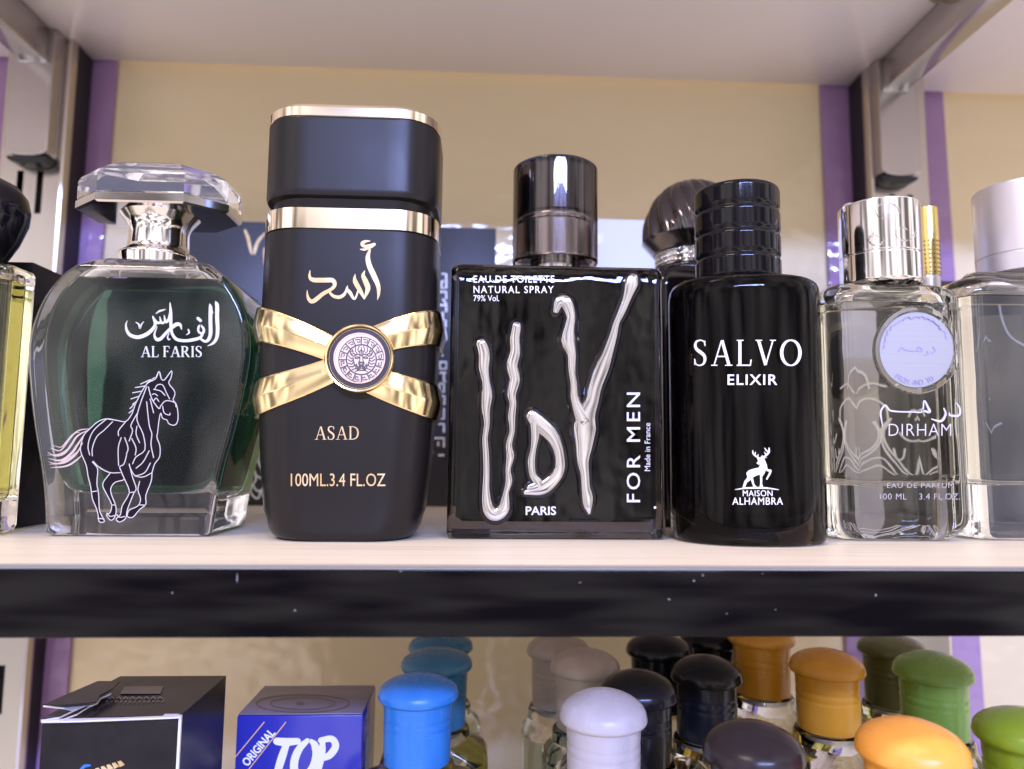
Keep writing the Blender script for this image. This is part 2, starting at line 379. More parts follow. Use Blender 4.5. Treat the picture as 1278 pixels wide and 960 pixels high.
# upright rails with slots, and the brackets that hang in them
def rail(xc, label, hw=.0185):
    yf, yb = .4640, YW-.004
    t = thing('slotted_upright', (xc, yf, -.44), label, 'upright', 'slotted uprights of the shelf')
    z0, z1 = -.44, .60; sw, sh, pt = .0021, .0142, .0618
    cols = (-.0062, .0062); zc = [Z(240, .464, 45)+pt*k for k in range(-10, 8)]
    xs = [-hw, cols[0]-sw, cols[0]+sw, cols[1]-sw, cols[1]+sw, hw]
    zs = [z0]+[v for c in zc if z0+.02 < c < z1-.02 for v in (c-sh, c+sh)]+[z1]
    vs, fs = [], []; idx = {}
    for i, x in enumerate(xs):
        for j, z in enumerate(zs): idx[i, j] = len(vs); vs.append((xc+x, yf, z))
    for i in range(len(xs)-1):
        for j in range(len(zs)-1):
            if i in (1, 3) and j % 2 == 1:
                continue
            fs.append((idx[i, j], idx[i+1, j], idx[i+1, j+1], idx[i, j+1]))
    n = len(vs); vs += [(v[0], v[1]+.0016, v[2]) for v in vs]; hole = []
    for i in (1, 3):                                      # slot cheeks
        for j in range(1, len(zs)-1, 2):
            q = [idx[i, j], idx[i+1, j], idx[i+1, j+1], idx[i, j+1]]
            for a, b in zip(q, q[1:]+q[:1]): fs.append((b, a, a+n, b+n))
    mesh('face_plate', vs, fs, 'steel', t, smooth=False)
    for s in (-1, 1):
        P = [(xc+s*(hw), yf, z0), (xc+s*(hw+.0016), yf+.0006, z0), (xc+s*(hw+.0024), yf+.0030, z0), (xc+s*(hw+.0024), yf+.0062, z0), (xc+s*hw, yf+.0062, z0), (xc+s*hw, yf+.0016, z0)]
        loft('side_flange', [P, [(a, b, z1) for a, b, _ in P]], 'steel', t, 50)
    box('shaded_channel', xc-hw-.0012, xc+hw+.0012, yf+.0150, yb, z0, z1, 'dark', t, bev=0)  # near-black colour puts in the shade of the gap beside the flange
    for s in (-1, 1): box('shaded_cheek', *sorted((xc+s*(hw-.0004), xc+s*(hw+.0014))), yf+.0064, yf+.0149, z0, z1, 'dark', t, bev=0)  # same painted gap shade, just behind each flange
    box('slot_shade', xc-hw+.001, xc+hw-.001, yf+.012, yf+.014, z0, z1, 'dark', t, bev=0)  # dark sheet behind the slots, painting in their shade
    return t
XLR = X(38, .464, 230)-.0005; XRR = X(1124, .464, 230)
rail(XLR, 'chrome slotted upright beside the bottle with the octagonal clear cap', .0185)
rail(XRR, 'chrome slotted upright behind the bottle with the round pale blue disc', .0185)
def bracket(xc, s, label, xa):
    """s = +1: arm's visible cheek faces right.  Block hooked on the upright plus a flat arm under the shelf."""
    yf = .4520; zt = ZU-.0008; zb = Z(187, yf, 50) if s > 0 else Z(212, yf, 1115)
    t = thing('shelf_bracket', (xc, yf, zb), label, 'bracket', 'brackets under the upper shelf')
    hw = .0135
    P = []                                                # block with a rounded foot, seen from the front
    for k in range(9): 
        a = math.pi*k/8; P.append((xc-hw*math.cos(a), zb-.0035*math.sin(a)))
    prof = [(xc-hw, zt)]+P+[(xc+hw, zt)]
    vs = [(x, yf, z) for x, z in prof]+[(x, .4638, z) for x, z in prof]; n = len(prof)
    fs = [tuple(range(n)), tuple(range(2*n-1, n-1, -1))]+[(i, i+n, (i+1) % n+n, (i+1) % n) for i in range(n)]
    b = mesh('block', vs, fs, 'steel_paint', t, 30)
    bm = bmesh.new(); bm.from_mesh(b.data); bmesh.ops.bevel(bm, geom=[e for e in bm.edges if e.calc_length() > .02 or True], offset=.0008, segments=2, affect='EDGES', profile=.6); bm.to_mesh(b.data); bm.free()
    Q = [(xc-hw*.92*math.cos(math.pi*k/12), zb-.0034-.0050*math.sin(math.pi*k/12)**.8) for k in range(13)]
    vs = [(x, yf+.002, z) for x, z in Q]+[(x, .4630, z) for x, z in Q]; n = len(Q)
    fs = [tuple(range(n)), tuple(range(2*n-1, n-1, -1))]+[(i, i+n, (i+1) % n+n, (i+1) % n) for i in range(n)]
    mesh('foot_cap', vs, fs, 'rubber', t, 30)
    zl = zt-.0225
    x0, x1 = sorted((xa, xa-s*.0165))
    a = box('arm', x0, x1, YF+.02, yf-.0002, zl, zt, 'steel_paint', t, bev=.0009)
    box('clip_plate', x0-.0006, x1+.0006, yf-.0012, yf-.0001, zl-.0012, zl+.004, 'chrome_pink', t, bev=.0004)
    if s < 0: rev('shelf_screw', xa-.0035, .385, [(zt-.0022, .004), (zt-.0002, .0055)], 'steel_paint', t, 20)
    return t
bracket(X(34, .452, 150), 1, 'grey metal bracket hooked on the chrome upright beside the octagonal clear cap', X(57, .452, 100))
bracket(X(1124, .452, 180), -1, 'grey metal bracket hooked on the chrome upright above the silver patterned cap', X(1103, .452, 130))

# ------------------------------------------------------------------ bottle with the horse
def rows_px(rows, Y, xc):                                  # (py, xl, xr) -> (z, half width)
    out = []
    for py, xl, xr in rows:
        a, b = at(xl, py, Y), at(xr, py, Y); out.append((a.z*.5+b.z*.5, (b.x-a.x)/2))
    return out
YA = .2650; XA = (X(55, YA, 668)+X(262, YA, 668))/2-.0003
t = thing('perfume_bottle', (XA, YA+.021, 0), 'wide clear glass bottle of dark green perfume with galloping horse print', 'perfume bottle')
R = rows_px([(645, 52, 265), (620, 49, 268), (580, 44, 277), (540, 38, 289), (500, 34, 300), (460, 32, 309), (430, 32, 312), (400, 39, 309), (370, 53, 299), (345, 75, 284), (332, 92, 268)], YA, XA)
hd = .0205; yc = YA+hd
rings = [rr(XA, yc, .0004, R[0][1]-.0022, hd-.0012, .002), rr(XA, yc, .0016, R[0][1]-.0006, hd, .0026)]
S = spline([(z, w, 0) for z, w in R], 3)
rings += [rr(XA, yc, p.x, p.y, hd, .0030) for p in S]
zt = S[-1].x; wt = S[-1].y
for dz, k, d in ((.0022, .90, .93), (.0036, .76, .82), (.0042, .55, .66), (.0044, .35, .5)): rings.append(rr(XA, yc, zt+dz, wt*k, hd*d, .006))
loft('glass', rings, 'brightglass', t, 55)
RL = rows_px([(616, 104, 246), (609, 86, 258), (592, 73, 268), (560, 64, 276), (520, 55, 284), (470, 48, 294), (430, 46, 299), (400, 51, 297), (370, 65, 288), (349, 86, 273)], YA+.0035, XA)
S = spline([(z, w, 0) for z, w in RL], 3); hl = hd-.0042
loft('green_perfume', [rr(XA, yc, p.x, p.y, hl if i > 2 else hl-.002*(3-i)/3, .006) for i, p in enumerate(S)], 'greenliq', t, 60)
RG = rows_px([(347.5, 88, 272), (340, 96, 265), (333, 108, 254), (329, 122, 242)], YA+.0035, XA)
loft('air_gap', [rr(XA, yc, z, w, hl-.001*i, .005) for i, (z, w) in enumerate(RG)], 'air', t, 60)
loft('base_brightener', [rr(XA, yc, .0014, R[0][1]-.004, hd-.0035, .002), rr(XA, yc, .0018, R[0][1]-.004, hd-.0035, .002)], 'basebright', t)  # pale slab added inside the glass to brighten the base
zn = zt+.0044; cx = X(199, yc, 300)
rev('collar', cx, yc, fillet([(zn-.001, .0138), (zn+.0046, .0145, .001), (zn+.0060, .0118, .001), (zn+.0075, .0112, .001), (zn+.016, .0108, .003), (zn+.0215, .0155)]), 'chrome', t)
def octa(z, k, cxx, cyy, hw=.0292, hdp=.0185, c=.0108):
    hw *= k; hdp *= k; c *= k
    return [(cxx+a, cyy+b, z) for a, b in ((hw, hdp-c), (hw-c*1.2, hdp), (-hw+c*1.2, hdp), (-hw, hdp-c), (-hw, -hdp+c), (-hw+c*1.2, -hdp), (hw-c*1.2, -hdp), (hw, -hdp+c))]
zc_ = zn+.0205
loft('cap_plate', [octa(zc_, .96, cx, yc), octa(zc_+.0006, 1.0, cx, yc), octa(zc_+.0034, 1.0, cx, yc), octa(zc_+.0036, .97, cx, yc)], 'chrome', t, smooth=False)
cpl = loft('crystal_cap', [octa(zc_+.0039, .95, cx, yc), octa(zc_+.0044, .985, cx, yc), octa(zc_+.0112, .985, cx, yc), octa(zc_+.0130, .955, cx, yc), octa(zc_+.0168, .74, cx, yc), octa(zc_+.0190, .50, cx, yc), octa(zc_+.0194, .25, cx, yc)], 'crystal', t, smooth=False)
sf = plane(YA)
H = (50, 450, 4.574)
torso = [(285,390),(330,350),(380,333),(440,342),(490,348),(525,305),(545,250),(580,180),(615,130),(660,105),(680,62),(692,104),(712,110),(752,58),(748,100),(735,130),(765,170),(770,195),(760,225),(778,250),(788,300),(785,350),(765,370),(735,360),(725,340),(700,330),(690,300),(680,340),(672,410),(668,440),(685,490),(683,550),(655,590),(640,640),(590,665),(540,655),(510,600),(495,575),(460,610),(455,640),(400,635),(345,600),(325,620),(300,580),(262,580),(240,540),(232,500),(250,430)]
legs = [[(240,540),(265,600),(275,660),(290,720),(300,790),(325,850),(335,900),(340,922),(368,920),(355,890),(340,850),(335,760),(325,700),(330,620),(300,580)],
        [(400,645),(365,690),(360,720),(385,770),(410,825),(400,870),(380,880),(400,910),(420,905),(435,870),(432,825),(410,770),(405,730),(430,695),(480,680),(470,650)],
        [(455,610),(480,670),(510,740),(500,780),(470,830),(460,880),(435,905),(455,922),(490,900),(500,850),(535,760),(550,730),(530,670),(510,590)],
        [(570,690),(560,740),(575,790),(560,830),(510,855),(500,890),(530,895),(570,850),(605,820),(605,770),(635,690),(640,640)]]
art('horse_body_print', conv([poly(torso)]+[poly(l) for l in legs], *H), sf, 'horsefill', t, h=.00005)
lw = 4.6
lines = [torso[2:12]+[], torso[:4], torso[9:34], [(640,640),(590,665),(540,655),(510,600)]] + [l for l in legs]
lines += [[(415,350),(365,400),(325,435),(300,500),(300,545)], [(380,335),(320,385),(290,430),(275,490),(285,540)], [(285,390),(250,430),(232,500),(240,540)], [(490,350),(450,400),(450,430)], [(465,440),(448,500),(450,600)],
          [(555,305),(520,370),(530,400),(510,460)], [(555,375),(550,420),(570,470)], [(610,150),(570,260),(555,340),(590,420),(600,510),(550,550),(530,590)], [(610,235),(625,370),(640,420),(635,480),(650,555)], [(630,220),(650,300)],
          [(620,150),(640,220),(680,275),(690,260),(720,230),(770,240),(778,265)], [(525,445),(550,500),(545,540)], [(485,440),(505,500),(495,535)], [(625,515),(590,580),(550,615)], [(632,585),(600,640),(545,660)],
          [(305,575),(340,610),(400,640),(460,640)], [(655,165),(670,140),(700,140),(720,180),(740,220)], [(640,195),(655,190),(672,202)], [(700,260),(710,300),(740,312),(742,300)], [(495,540),(480,590),(455,605)],
          [(295,750),(325,745)], [(410,825),(432,825)], [(510,755),(540,750)], [(570,825),(600,825)], [(330,900),(365,905)], [(383,870),(400,890),(425,885)], [(440,880),(455,895),(485,890)],
          [(655,98),(610,130)], [(630,110),(575,135)], [(605,145),(545,155)], [(585,175),(530,185)], [(565,205),(520,220)], [(552,235),(530,250)], [(540,250),(515,275)], [(535,280),(510,300)], [(650,165),(690,175),(715,200)], [(680,235),(665,215),(650,230)]]
art('horse_outline_print', conv([stroke(l, lw, 3) for l in lines], *H), sf, 'silverprint', t, h=.00012)
tail = [[(282,390,5),(220,400,9),(175,440,12),(140,490,10),(110,515,8),(60,500,3)], [(275,398,5),(215,430,12),(180,480,16),(140,530,14),(90,545,9),(45,525,3)], [(255,420,5),(215,480,14),(180,530,18),(120,570,14),(50,560,3)],
        [(245,470,4),(205,535,14),(140,582,16),(55,592,3)], [(240,540,4),(205,572,12),(150,603,13),(62,612,3)], [(225,410,4),(190,420,7),(150,465,8),(120,495,6),(78,485,2)], [(200,450,4),(165,500,8),(110,535,8),(45,540,2)], [(215,520,4),(160,560,9),(100,588,7),(48,578,2)]]
art('horse_tail_print', conv([stroke([(a, b_, c*.72) for a, b_, c in l], None, 4) for l in tail], *H), sf, 'pinkprint', t, h=.00012)
ar = [[(1170,65,14),(1190,110,45),(1190,250,48),(1197,400,45),(1185,510,40),(1140,575,30),(1075,608,6)], [(1165,90,10),(1190,130,30),(1215,175,8)],
      [(1100,95,14),(1110,150,45),(1108,300,45),(1110,450,45),(1085,530,40),(1040,552,32),(985,520,24),(955,505,10)], [(1095,125,10),(1115,165,30),(1140,205,8)],
      [(1022,440,24),(985,505,34),(900,532,40),(800,545,36),(700,530,38),(645,470,34),(625,380,36),(622,200,36),(613,78,10)],
      [(990,352,20),(1025,400,30),(1022,445,30),(985,452,26),(960,420,26),(966,372,26),(990,352,20)],
      [(755,405,10),(738,350,36),(690,345,46),(632,388,42),(560,455,36),(500,520,40),(450,528,40),(422,470,24),(455,370,8)],
      [(603,215,8),(595,285,30),(560,312,34),(542,235,10)], [(560,310,20),(510,325,32),(488,250,8)], [(515,322,18),(450,320,34),(402,242,10)],
      [(405,255,20),(432,345,34),(392,412,42),(320,470,46),(220,502,46),(130,478,42),(85,420,32),(74,350,20),(90,300,6)],
      [(955,270,36),(990,300,36)], [(195,318,8),(232,345,20),(245,392,20),(265,345,16),(292,310,6)], [(838,408,18),(848,448,18),(812,474,6)], [(603,450,8),(584,500,16),(600,532,18),(618,520,6)], [(440,215,6),(485,182,22),(525,172,18),(560,158,6)]]
art('arabic_print', conv([stroke(l, None, 5) for l in ar], 150, 370, 9.83), sf, 'silverprint', t)
art('lettering', serif('AL FARIS', 176, 432, 252, 446, .05, 1.1), sf, 'silverprint', t)

# ------------------------------------------------------------------ tall matte black bottle with crossed gold bands
YC, BX, BB, RC = .2732, .0318, .0237, .0150
XB = X(442.5, YC, 400)
t = thing('perfume_bottle', (XB, YC, 0), 'tall matte black bottle with crossed gold bands and round lion medallion', 'perfume bottle')
zr = lambda py: Z(py, .2500, 440)
TAPER = [(.0003, .700, .85), (.0008, .750, .90), (.0019, .792, .930), (.0038, .825, .944), (.0075, .856, .948)]+[(zr(py), k, min(1, .55+.45*k)) for py, k in ((640, .888), (600, .925), (560, .955), (500, .985), (440, 1.0), (380, 1.0), (320, .995), (300, .995))]
def ab(z, ka, kb=None): return rrs(XB, YC, z, BX*ka, BB*(kb or ka), RC)
rings = [ab(z, a, b) for z, a, b in TAPER]
zg0, zg1 = zr(287), zr(259)
rings += [ab(zg0-.0004, .995, 1), ab(zg0-.0001, .985)]
loft('body', rings, 'matte', t, 40)
loft('gold_collar', [ab(zg0, .98), ab(zg0+.0003, .999), ab(zg1-.0005, .999), ab(zg1, .982), ab(zg1+.0001, .8)], 'palegold', t, 25)
loft('neck', [ab(zg1+.0002, .90), ab(zr(246), .93)], 'matte', t, 25)
zk0, zk1 = zr(247), zr(147)
loft('cap', [ab(zk0, .93), ab(zk0+.0008, .985), ab(zk0+.0022, 1), ab(zk1-.0003, 1), ab(zk1, .99)], 'matte', t, 40)
zk2 = zr(131)
loft('cap_ring', [ab(zk1+.0001, .985), ab(zk1+.0004, .998), ab(zk2-.0012, .998), ab(zk2, .965)], 'palegold', t, 25)
def asad_surf(x, z):
    for (z0_, a0, b0), (z1_, a1, b1) in zip(TAPER, TAPER[1:]):
        if z <= z1_ or z1_ == TAPER[-1][0]:
            f = max(0, min(1, (z-z0_)/(z1_-z0_))); break
    hw, hd_ = BX*(a0+(a1-a0)*f), BB*(b0+(b1-b0)*f); q = abs(x-XB)-(hw-RC)
    return YC-hd_ if q <= 0 else YC-hd_+RC-math.sqrt(max(0, RC*RC-min(q, RC*.99)**2))
MX, MY = 451, 449                                        # medallion centre in the photograph
mc = on(MX, MY, asad_surf); pxm = .2500/F
base_ring = rrs(0, 0, 0, BX, BB, RC, 12, 14)
for s in (1, -1):                                         # the two crossing bands wrap round the bottle
    V, FS = [], []; rows = [(-1.0, -.4), (-1.0, .30), (-.93, .45), (-.10, 1.05), (.02, 1.08), (.90, .62), (1.0, .45), (1.0, -.4)]
    layers = [rrs(0, 0, 0, BX+h*.0019+(.0005 if s > 0 else 0), BB+h*.0019+(.0005 if s > 0 else 0), RC+h*.0019, 12, 14) for v, h in rows]
    NT = len(base_ring); m_ = len(rows)
    for i, b in enumerate(base_ring):
        dx = abs(b[0])/pxm; off = 7+.47*dx-.0010*dx*dx+(0 if b[1] < 0 else 12*(1-abs(b[0])/BX)); hh = 16.0+.062*dx
        zc = mc.z+s*off*pxm-.0006*(s < 0)
        for (v, h), ly in zip(rows, layers): V.append((XB+ly[i][0], YC+ly[i][1], zc+v*hh*pxm))
    for i in range(NT):
        k = (i+1) % NT
        for j in range(m_-1): FS.append((i*m_+j, k*m_+j, k*m_+j+1, i*m_+j+1))
    mesh('gold_band', V, FS, 'gold', t, 18)
# medallion: gold rim, violet ring, pewter disc with a key border and a lion face
yb = mc.y-.0018
def yrev(name, prof, mat, parent, n=64, sharp=30):        # revolve about an axis pointing at the viewer
    rings = [[(mc.x+r*math.cos(2*math.pi*k/n), y, mc.z+r*math.sin(2*math.pi*k/n)) for k in range(n)] for y, r in prof]
    return loft(name, rings, mat, parent, sharp)
RM = 43.0*pxm
md = yrev('medallion', [(yb+.003, RM*.96), (yb-.0010, RM*.99), (yb-.0020, RM), (yb-.0028, RM*.985), (yb-.0032, RM*.955), (yb-.0031, RM*.915), (yb-.0024, RM*.885), (yb-.0016, RM*.87), (yb-.0014, .001)], 'gold', t)
yrev('enamel_ring', [(yb-.0013, RM*.865), (yb-.0018, RM*.862), (yb-.0018, RM*.70)], 'violet', md)
dk = yrev('emblem_disc', [(yb-.0013, RM*.735), (yb-.0024, RM*.735), (yb-.0026, RM*.725), (yb-.0026, RM*.700), (yb-.0023, RM*.69), (yb-.0023, .001)], 'pewter', md)
yE = yb-.0023; P = []
RP = 42.0*1.0
def pol(r, a): return (MX+RP*r*math.sin(rad(a)), MY-RP*r*math.cos(rad(a)))
NK = 16
for k in range(NK):
    a0 = 360*k/NK; st = 360/NK
    q = [(.665, .06), (.665, .06), (.475, .06)]
    P.append(stroke([(*pol(.665, a0), 1.5), (*pol(.47, a0), 1.5)], k=1, rnd=False))
    P.append(stroke([(*pol(.605, a0+st*.22), 1.3), (*pol(.612, a0+st*.5), 1.3), (*pol(.605, a0+st*.80), 1.3), (*pol(.52, a0+st*.80), 1.3), (*pol(.525, a0+st*.48), 1.3), (*pol(.565, a0+st*.48), 1.3)], k=1, rnd=False))
P.append(circle(MX, MY, RP*.445, 1.7)); P.append(circle(MX, MY, RP*.672, 1.0))
def sym(pts, w):
    for s_ in (1, -1): P.append(stroke([(MX+s_*p[0]*RP, MY-p[1]*RP, w) for p in pts], k=4))
sym([(.0, .12), (.06, .16), (.15, .15), (.22, .10)], 1.5); sym([(.07, .06), (.13, .09), (.19, .05), (.13, .03), (.07, .06)], 1.2)
sym([(.045, .12), (.05, -.02), (.085, -.09)], 1.2); sym([(.0, -.08), (.05, -.09), (.07, -.13), (.0, -.17)], 2.0); sym([(.0, -.17), (.05, -.225), (.12, -.20), (.15, -.13)], 1.5)
sym([(.02, -.25), (.06, -.27), (.09, -.24)], 1.6); sym([(.0, -.32), (.07, -.31), (.12, -.26)], 1.3)
sym([(.24, .05), (.22, -.08), (.17, -.20), (.10, -.33)], 1.3); sym([(.0, .30), (.05, .24), (.04, .19)], 1.1); sym([(.26, .16), (.32, .20), (.30, .26), (.24, .24)], 1.3)
for a in (12, 28, 44, 60, 76, 92, 108, 124, 140, 156):
    sym([(.23*math.sin(rad(a))+.02, .23*math.cos(rad(a))), (.31*math.sin(rad(a+7)), .31*math.cos(rad(a+7))), (.40*math.sin(rad(a-3)), .40*math.cos(rad(a-3)))], 1.2)
P.append(stroke([(MX, MY-.36*RP, 1.3), (MX, MY-.18*RP, 1.3)], k=1)); P.append(stroke([(MX-2.6, MY+.19*RP, 2.2), (MX+2.6, MY+.19*RP, 2.2)], k=1))
art('lion_emblem', P, plane(yE), 'pewterdark', md, h=.00010, base=-.00003, step=.000006)
G = (375, 290, 9.6)
ar = [[(835,105,8),(775,112,34),(740,140,44),(765,168,34),(830,160,34),(888,145,34)], [(718,205,10),(770,207,28),(840,180,30),(880,160,20)],
      [(832,212,24),(808,300,52),(826,400,62),(880,520,64),(930,640,52),(937,740,34),(922,812,4)],
      [(772,462,8),(752,520,46),(785,600,62),(808,680,58),(765,800,14)], [(765,800,14),(725,715,46),(665,610,56),(650,560,40),(656,502,6)], [(700,680,20),(650,800,24),(595,725,42),(560,685,34),(566,640,5)],
      [(552,685,16),(525,745,36),(470,778,42),(400,768,38),(352,722,26),(345,690,8)],
      [(116,458,6),(112,535,32),(155,572,52),(280,576,56),(385,578,54),(412,630,44),(375,680,40),(270,740,46),(160,825,50),(110,815,42),(86,760,26),(82,695,5)]]
art('arabic_print', conv([stroke(l, None, 6) for l in ar], *G), asad_surf, 'goldfoil', t, h=.00015)
art('lettering', serif('ASAD', 393, 532, 448, 549, .07, .85), asad_surf, 'goldfoil', t)
art('lettering', text('100ML.3.4 FL.OZ', 363, 591, 481, 607), asad_surf, 'goldfoil', t)

# ------------------------------------------------------------------ black glass bottle with melted silver letters
YU = .2620; xl, xr = X(558, YU, 600), X(832, YU, 600); XU = (xl+xr)/2; hwU = (xr-xl)/2; hdU = .0145
zt = Z(330, YU, 690)
t = thing('perfume_bottle', (XU, YU+hdU, 0), 'square black glass bottle with dripping silver raised letters and smoky cap', 'perfume bottle')
yc = YU+hdU
loft('glass', [rr(XU, yc, .0003, hwU-.0016, hdU-.0016, .002), rr(XU, yc, .0007, hwU-.0005, hdU-.0005, .0026), rr(XU, yc, .0018, hwU, hdU, .003), rr(XU, yc, .05, hwU, hdU, .003), rr(XU, yc, zt-.016, hwU, hdU, .003), rr(XU, yc, zt-.011, hwU, hdU-.00006, .003), rr(XU, yc, zt-.007, hwU, hdU-.00022, .003), rr(XU, yc, zt-.0042, hwU, hdU-.00042, .003), rr(XU, yc, zt-.0022, hwU, hdU-.0007, .003), rr(XU, yc, zt-.0009, hwU-.0004, hdU-.0012, .003), rr(XU, yc, zt, hwU-.0016, hdU-.0024, .003), rr(XU, yc, zt+.0008, hwU*.75, hdU*.62, .006), rr(XU, yc, zt+.0011, hwU*.4, hdU*.5, .006)], 'wavyblack', t, 50)
zi = Z(652, YU, 690)
loft('dark_fill', [rr(XU, yc, zi, hwU-.0055, hdU-.0032, .003), rr(XU, yc, zi+.0015, hwU-.0032, hdU-.0018, .003), rr(XU, yc, zt-.0045, hwU-.0030, hdU-.0018, .003), rr(XU, yc, zt-.0032, hwU-.0042, hdU-.003, .003)], 'blackliq', t, 50)
cx = X(693, yc, 260); rc = .0168; zc0, zc1 = Z(316, yc-rc, 692), Z(193, yc-rc*.9, 692)
rev('neck_collar', cx, yc, [(zt+.0008, .0098), (zc0+.002, .0098)], 'bronze', t)
cp = rev('cap', cx, yc, fillet([(zc0, rc*.55), (zc0, rc, .0009), (zc1, rc, .0012), (zc1, rc*.2)]), 'smoke', t)
zm = Z(262, yc-rc, 692)
rev('inner_sleeve', cx, yc, fillet([(zc0+.0006, .0118), (zm-.001, .0118, .0006), (zm-.001, .0127), (zm, .0129), (zm+.001, .0127), (zm+.001, .0112), (zc1-.0035, .0112, .001), (zc1-.0030, .004)]), 'bronze', cp)
rev('sleeve_liner', cx, yc, [(zm+.0016, .0132), (zm+.0022, .0137), (zc1-.002, .0137), (zc1-.0015, .0120)], 'gun', cp)
sf = plane(YU)
q = lambda L: [(540+x/3.555, 420+y/3.555, w/3.555) for x, y, w in L]
U_ = q([(215,32,38),(228,80,44),(226,140,40),(236,200,30),(241,260,40),(236,320,32),(240,390,22),(232,450,22),(236,520,24),(238,600,24),(236,680,28),(242,750,40),(262,786,46),(290,788,46),(316,760,42),(326,690,22),(338,640,26),(334,590,20),(344,530,30),(338,480,24),(352,420,20),(350,360,28),(356,300,26),(350,255,34),(364,190,40),(352,130,42),(366,70,38),(364,10,36),(372,-45,34)])
YL = q([(545,-110,22),(560,-150,36),(590,-150,44),(612,-90,34),(606,-40,38),(600,20,52),(616,80,34),(616,150,26),(624,210,24),(628,270,30),(644,320,40),(668,370,60)])
YR = q([(888,-255,40),(880,-225,50),(862,-170,34),(838,-110,30),(815,-60,24),(800,0,30),(775,80,40),(752,140,52),(722,220,50),(706,290,50),(682,350,70),(676,410,84),(672,480,66),(666,550,46),(674,610,34),(678,665,34),(686,710,42),(688,750,34),(692,782,10)])
D1 = q([(438,352,44),(470,385,56),(515,425,52),(545,470,42),(562,530,36),(562,590,38),(530,640,44),(480,676,46),(410,692,16)])
D2 = q([(452,390,34),(454,440,30),(446,500,22),(437,555,28),(444,615,26),(470,655,34),(430,675,30)])
def fat(L, k, add): return [(x, y, w*k+add) for x, y, w in L]
halo = dict(rows=(-1, -.86, -.7, .7, .86, 1), heights=(0, .8, 1, 1, .8, 0))
art('letter_lip', [stroke(fat(L, 1.3, 9), None, 4, **halo) for L in (U_, YL, YR, D1, D2)], sf, 'blackglass', t, h=.0006, base=-.0003)
for n_, Ls in (('letter_u', (U_,)), ('letter_d', (D1, D2)), ('letter_y', (YR, YL))):
    o = art('silver_letter', [ridge(fat(L, 1.22, 1.4)) for L in Ls], sf, 'chrome_pink', t, h=.0011, base=0, lift=.0004)
    o.data.polygons.foreach_set('use_smooth', [True]*len(o.data.polygons)); o.data.set_sharp_from_angle(angle=rad(50))
art('lettering', text('EAU DE TOILETTE', 591, 344, 692, 353, 1.15, .01), sf, 'white', t)
art('lettering', text('NATURAL SPRAY', 591, 357, 691, 366, 1.2, .005), sf, 'white', t)
art('lettering', text('79% Vol.', 591, 368.5, 623, 376), sf, 'white', t)
art('lettering', text('PARIS', 656, 632, 694, 643, 1.0, .02), sf, 'silverprint', t)
def vtext(s, x0, x1, ytop, ybot, sp=1.0, b=0.0):
    w, h = ybot-ytop, x1-x0; cxx, cyy = (x0+x1)/2, (ytop+ybot)/2
    return rotpx(text(s, cxx-w/2, cyy-h/2, cxx+w/2, cyy+h/2, sp, b), cxx, cyy, -90)
art('lettering', vtext('FOR MEN', 782, 799, 490, 627, 1.25, .005), sf, 'silverprint', t)
art('lettering', vtext('Made in France', 804.5, 811.5, 528, 588), sf, 'silverprint', t)
art('white_speck', [disc(817.5, 633.5, 1.6, 8)], sf, 'white', t)

# ------------------------------------------------------------------ oval black bottle with the stag
YS, AS, BS, ES = .2640, .0274, .0228, 2.25
XS = X(929, YS, 500)
t = thing('perfume_bottle', (XS, YS, 0), 'oval glossy black bottle with white stag emblem and ribbed black cap', 'perfume bottle')
zt = Z(338, YS-BS, 930)
ss = lambda z, k, kb=None: sup(XS, YS, z, AS*k, BS*(kb or k), ES)
loft('glass', [ss(.0003, .93), ss(.0008, .965), ss(.0022, .99), ss(.006, 1), ss(.05, 1), ss(zt-.006, 1), ss(zt-.003, .99), ss(zt-.0012, .965), ss(zt-.0002, .915), ss(zt+.0005, .80), ss(zt+.0007, .6)], 'greyglass', t, 60)
s2 = lambda z, k: sup(XS-.0008, YS, z, AS*k, BS*(.955 if k > .80 else .955*k/.80), ES)
zb = Z(668, YS-BS, 930)
loft('dark_fill', [s2(zb, .40), s2(zb+.0010, .56), s2(zb+.0040, .70), s2(zb+.009, .79), s2(zb+.016, .84), s2(zb+.03, .86), s2(zt-.012, .90), s2(zt-.004, .90), s2(zt-.002, .84)], 'blackliq', t, 50)
cx = X(919, YS, 270); rc = .0158; z0, z1 = zt+.0006, Z(223, YS-rc*.9, 920)
pr = [(z0, rc*.96)]; nb = 4
for i in range(nb):
    a, b = z0+(z1-z0)*i/nb, z0+(z1-z0)*(i+1)/nb
    pr += [(a+.0002, rc*.955), (a+.0007, rc*.985), (a+.0014, rc), (b-.0014, rc), (b-.0007, rc*.985), (b-.0002, rc*.955)]
pr += [(z1, rc*.88), (z1, rc*.3)]
rev('cap', cx, YS, pr, 'blackcap', t, 64, 50)
def salvo_surf(x, z):
    q_ = min(.999, abs((x-XS)/AS)); return YS-BS*(1-q_**ES)**(1/ES)
art('lettering', serif('SALVO', 866, 424, 1000, 457, .16, .88), salvo_surf, 'white', t)
art('lettering', text('ELIXIR', 908, 467.5, 970, 480.5, 1.15, .01), salvo_surf, 'white', t)
art('lettering', text('MAISON', 927, 612, 964, 619.5, 1.08, 0), salvo_surf, 'white', t)
art('lettering', text('ALHAMBRA', 914, 621, 977, 630, 1.08, 0), salvo_surf, 'white', t)
deer = [(345,470),(335,430),(370,395),(430,375),(500,360),(525,315),(500,322),(470,300),(495,270),(475,235),(510,225),(555,205),(580,230),(570,260),(590,330),(590,400),(575,440),(545,480),(545,580),(560,620),(510,620),(520,580),(518,450),(470,465),(420,490),(440,580),(472,616),(430,620),(395,520),(340,560),(320,620),(285,625),(310,540),(350,490)]
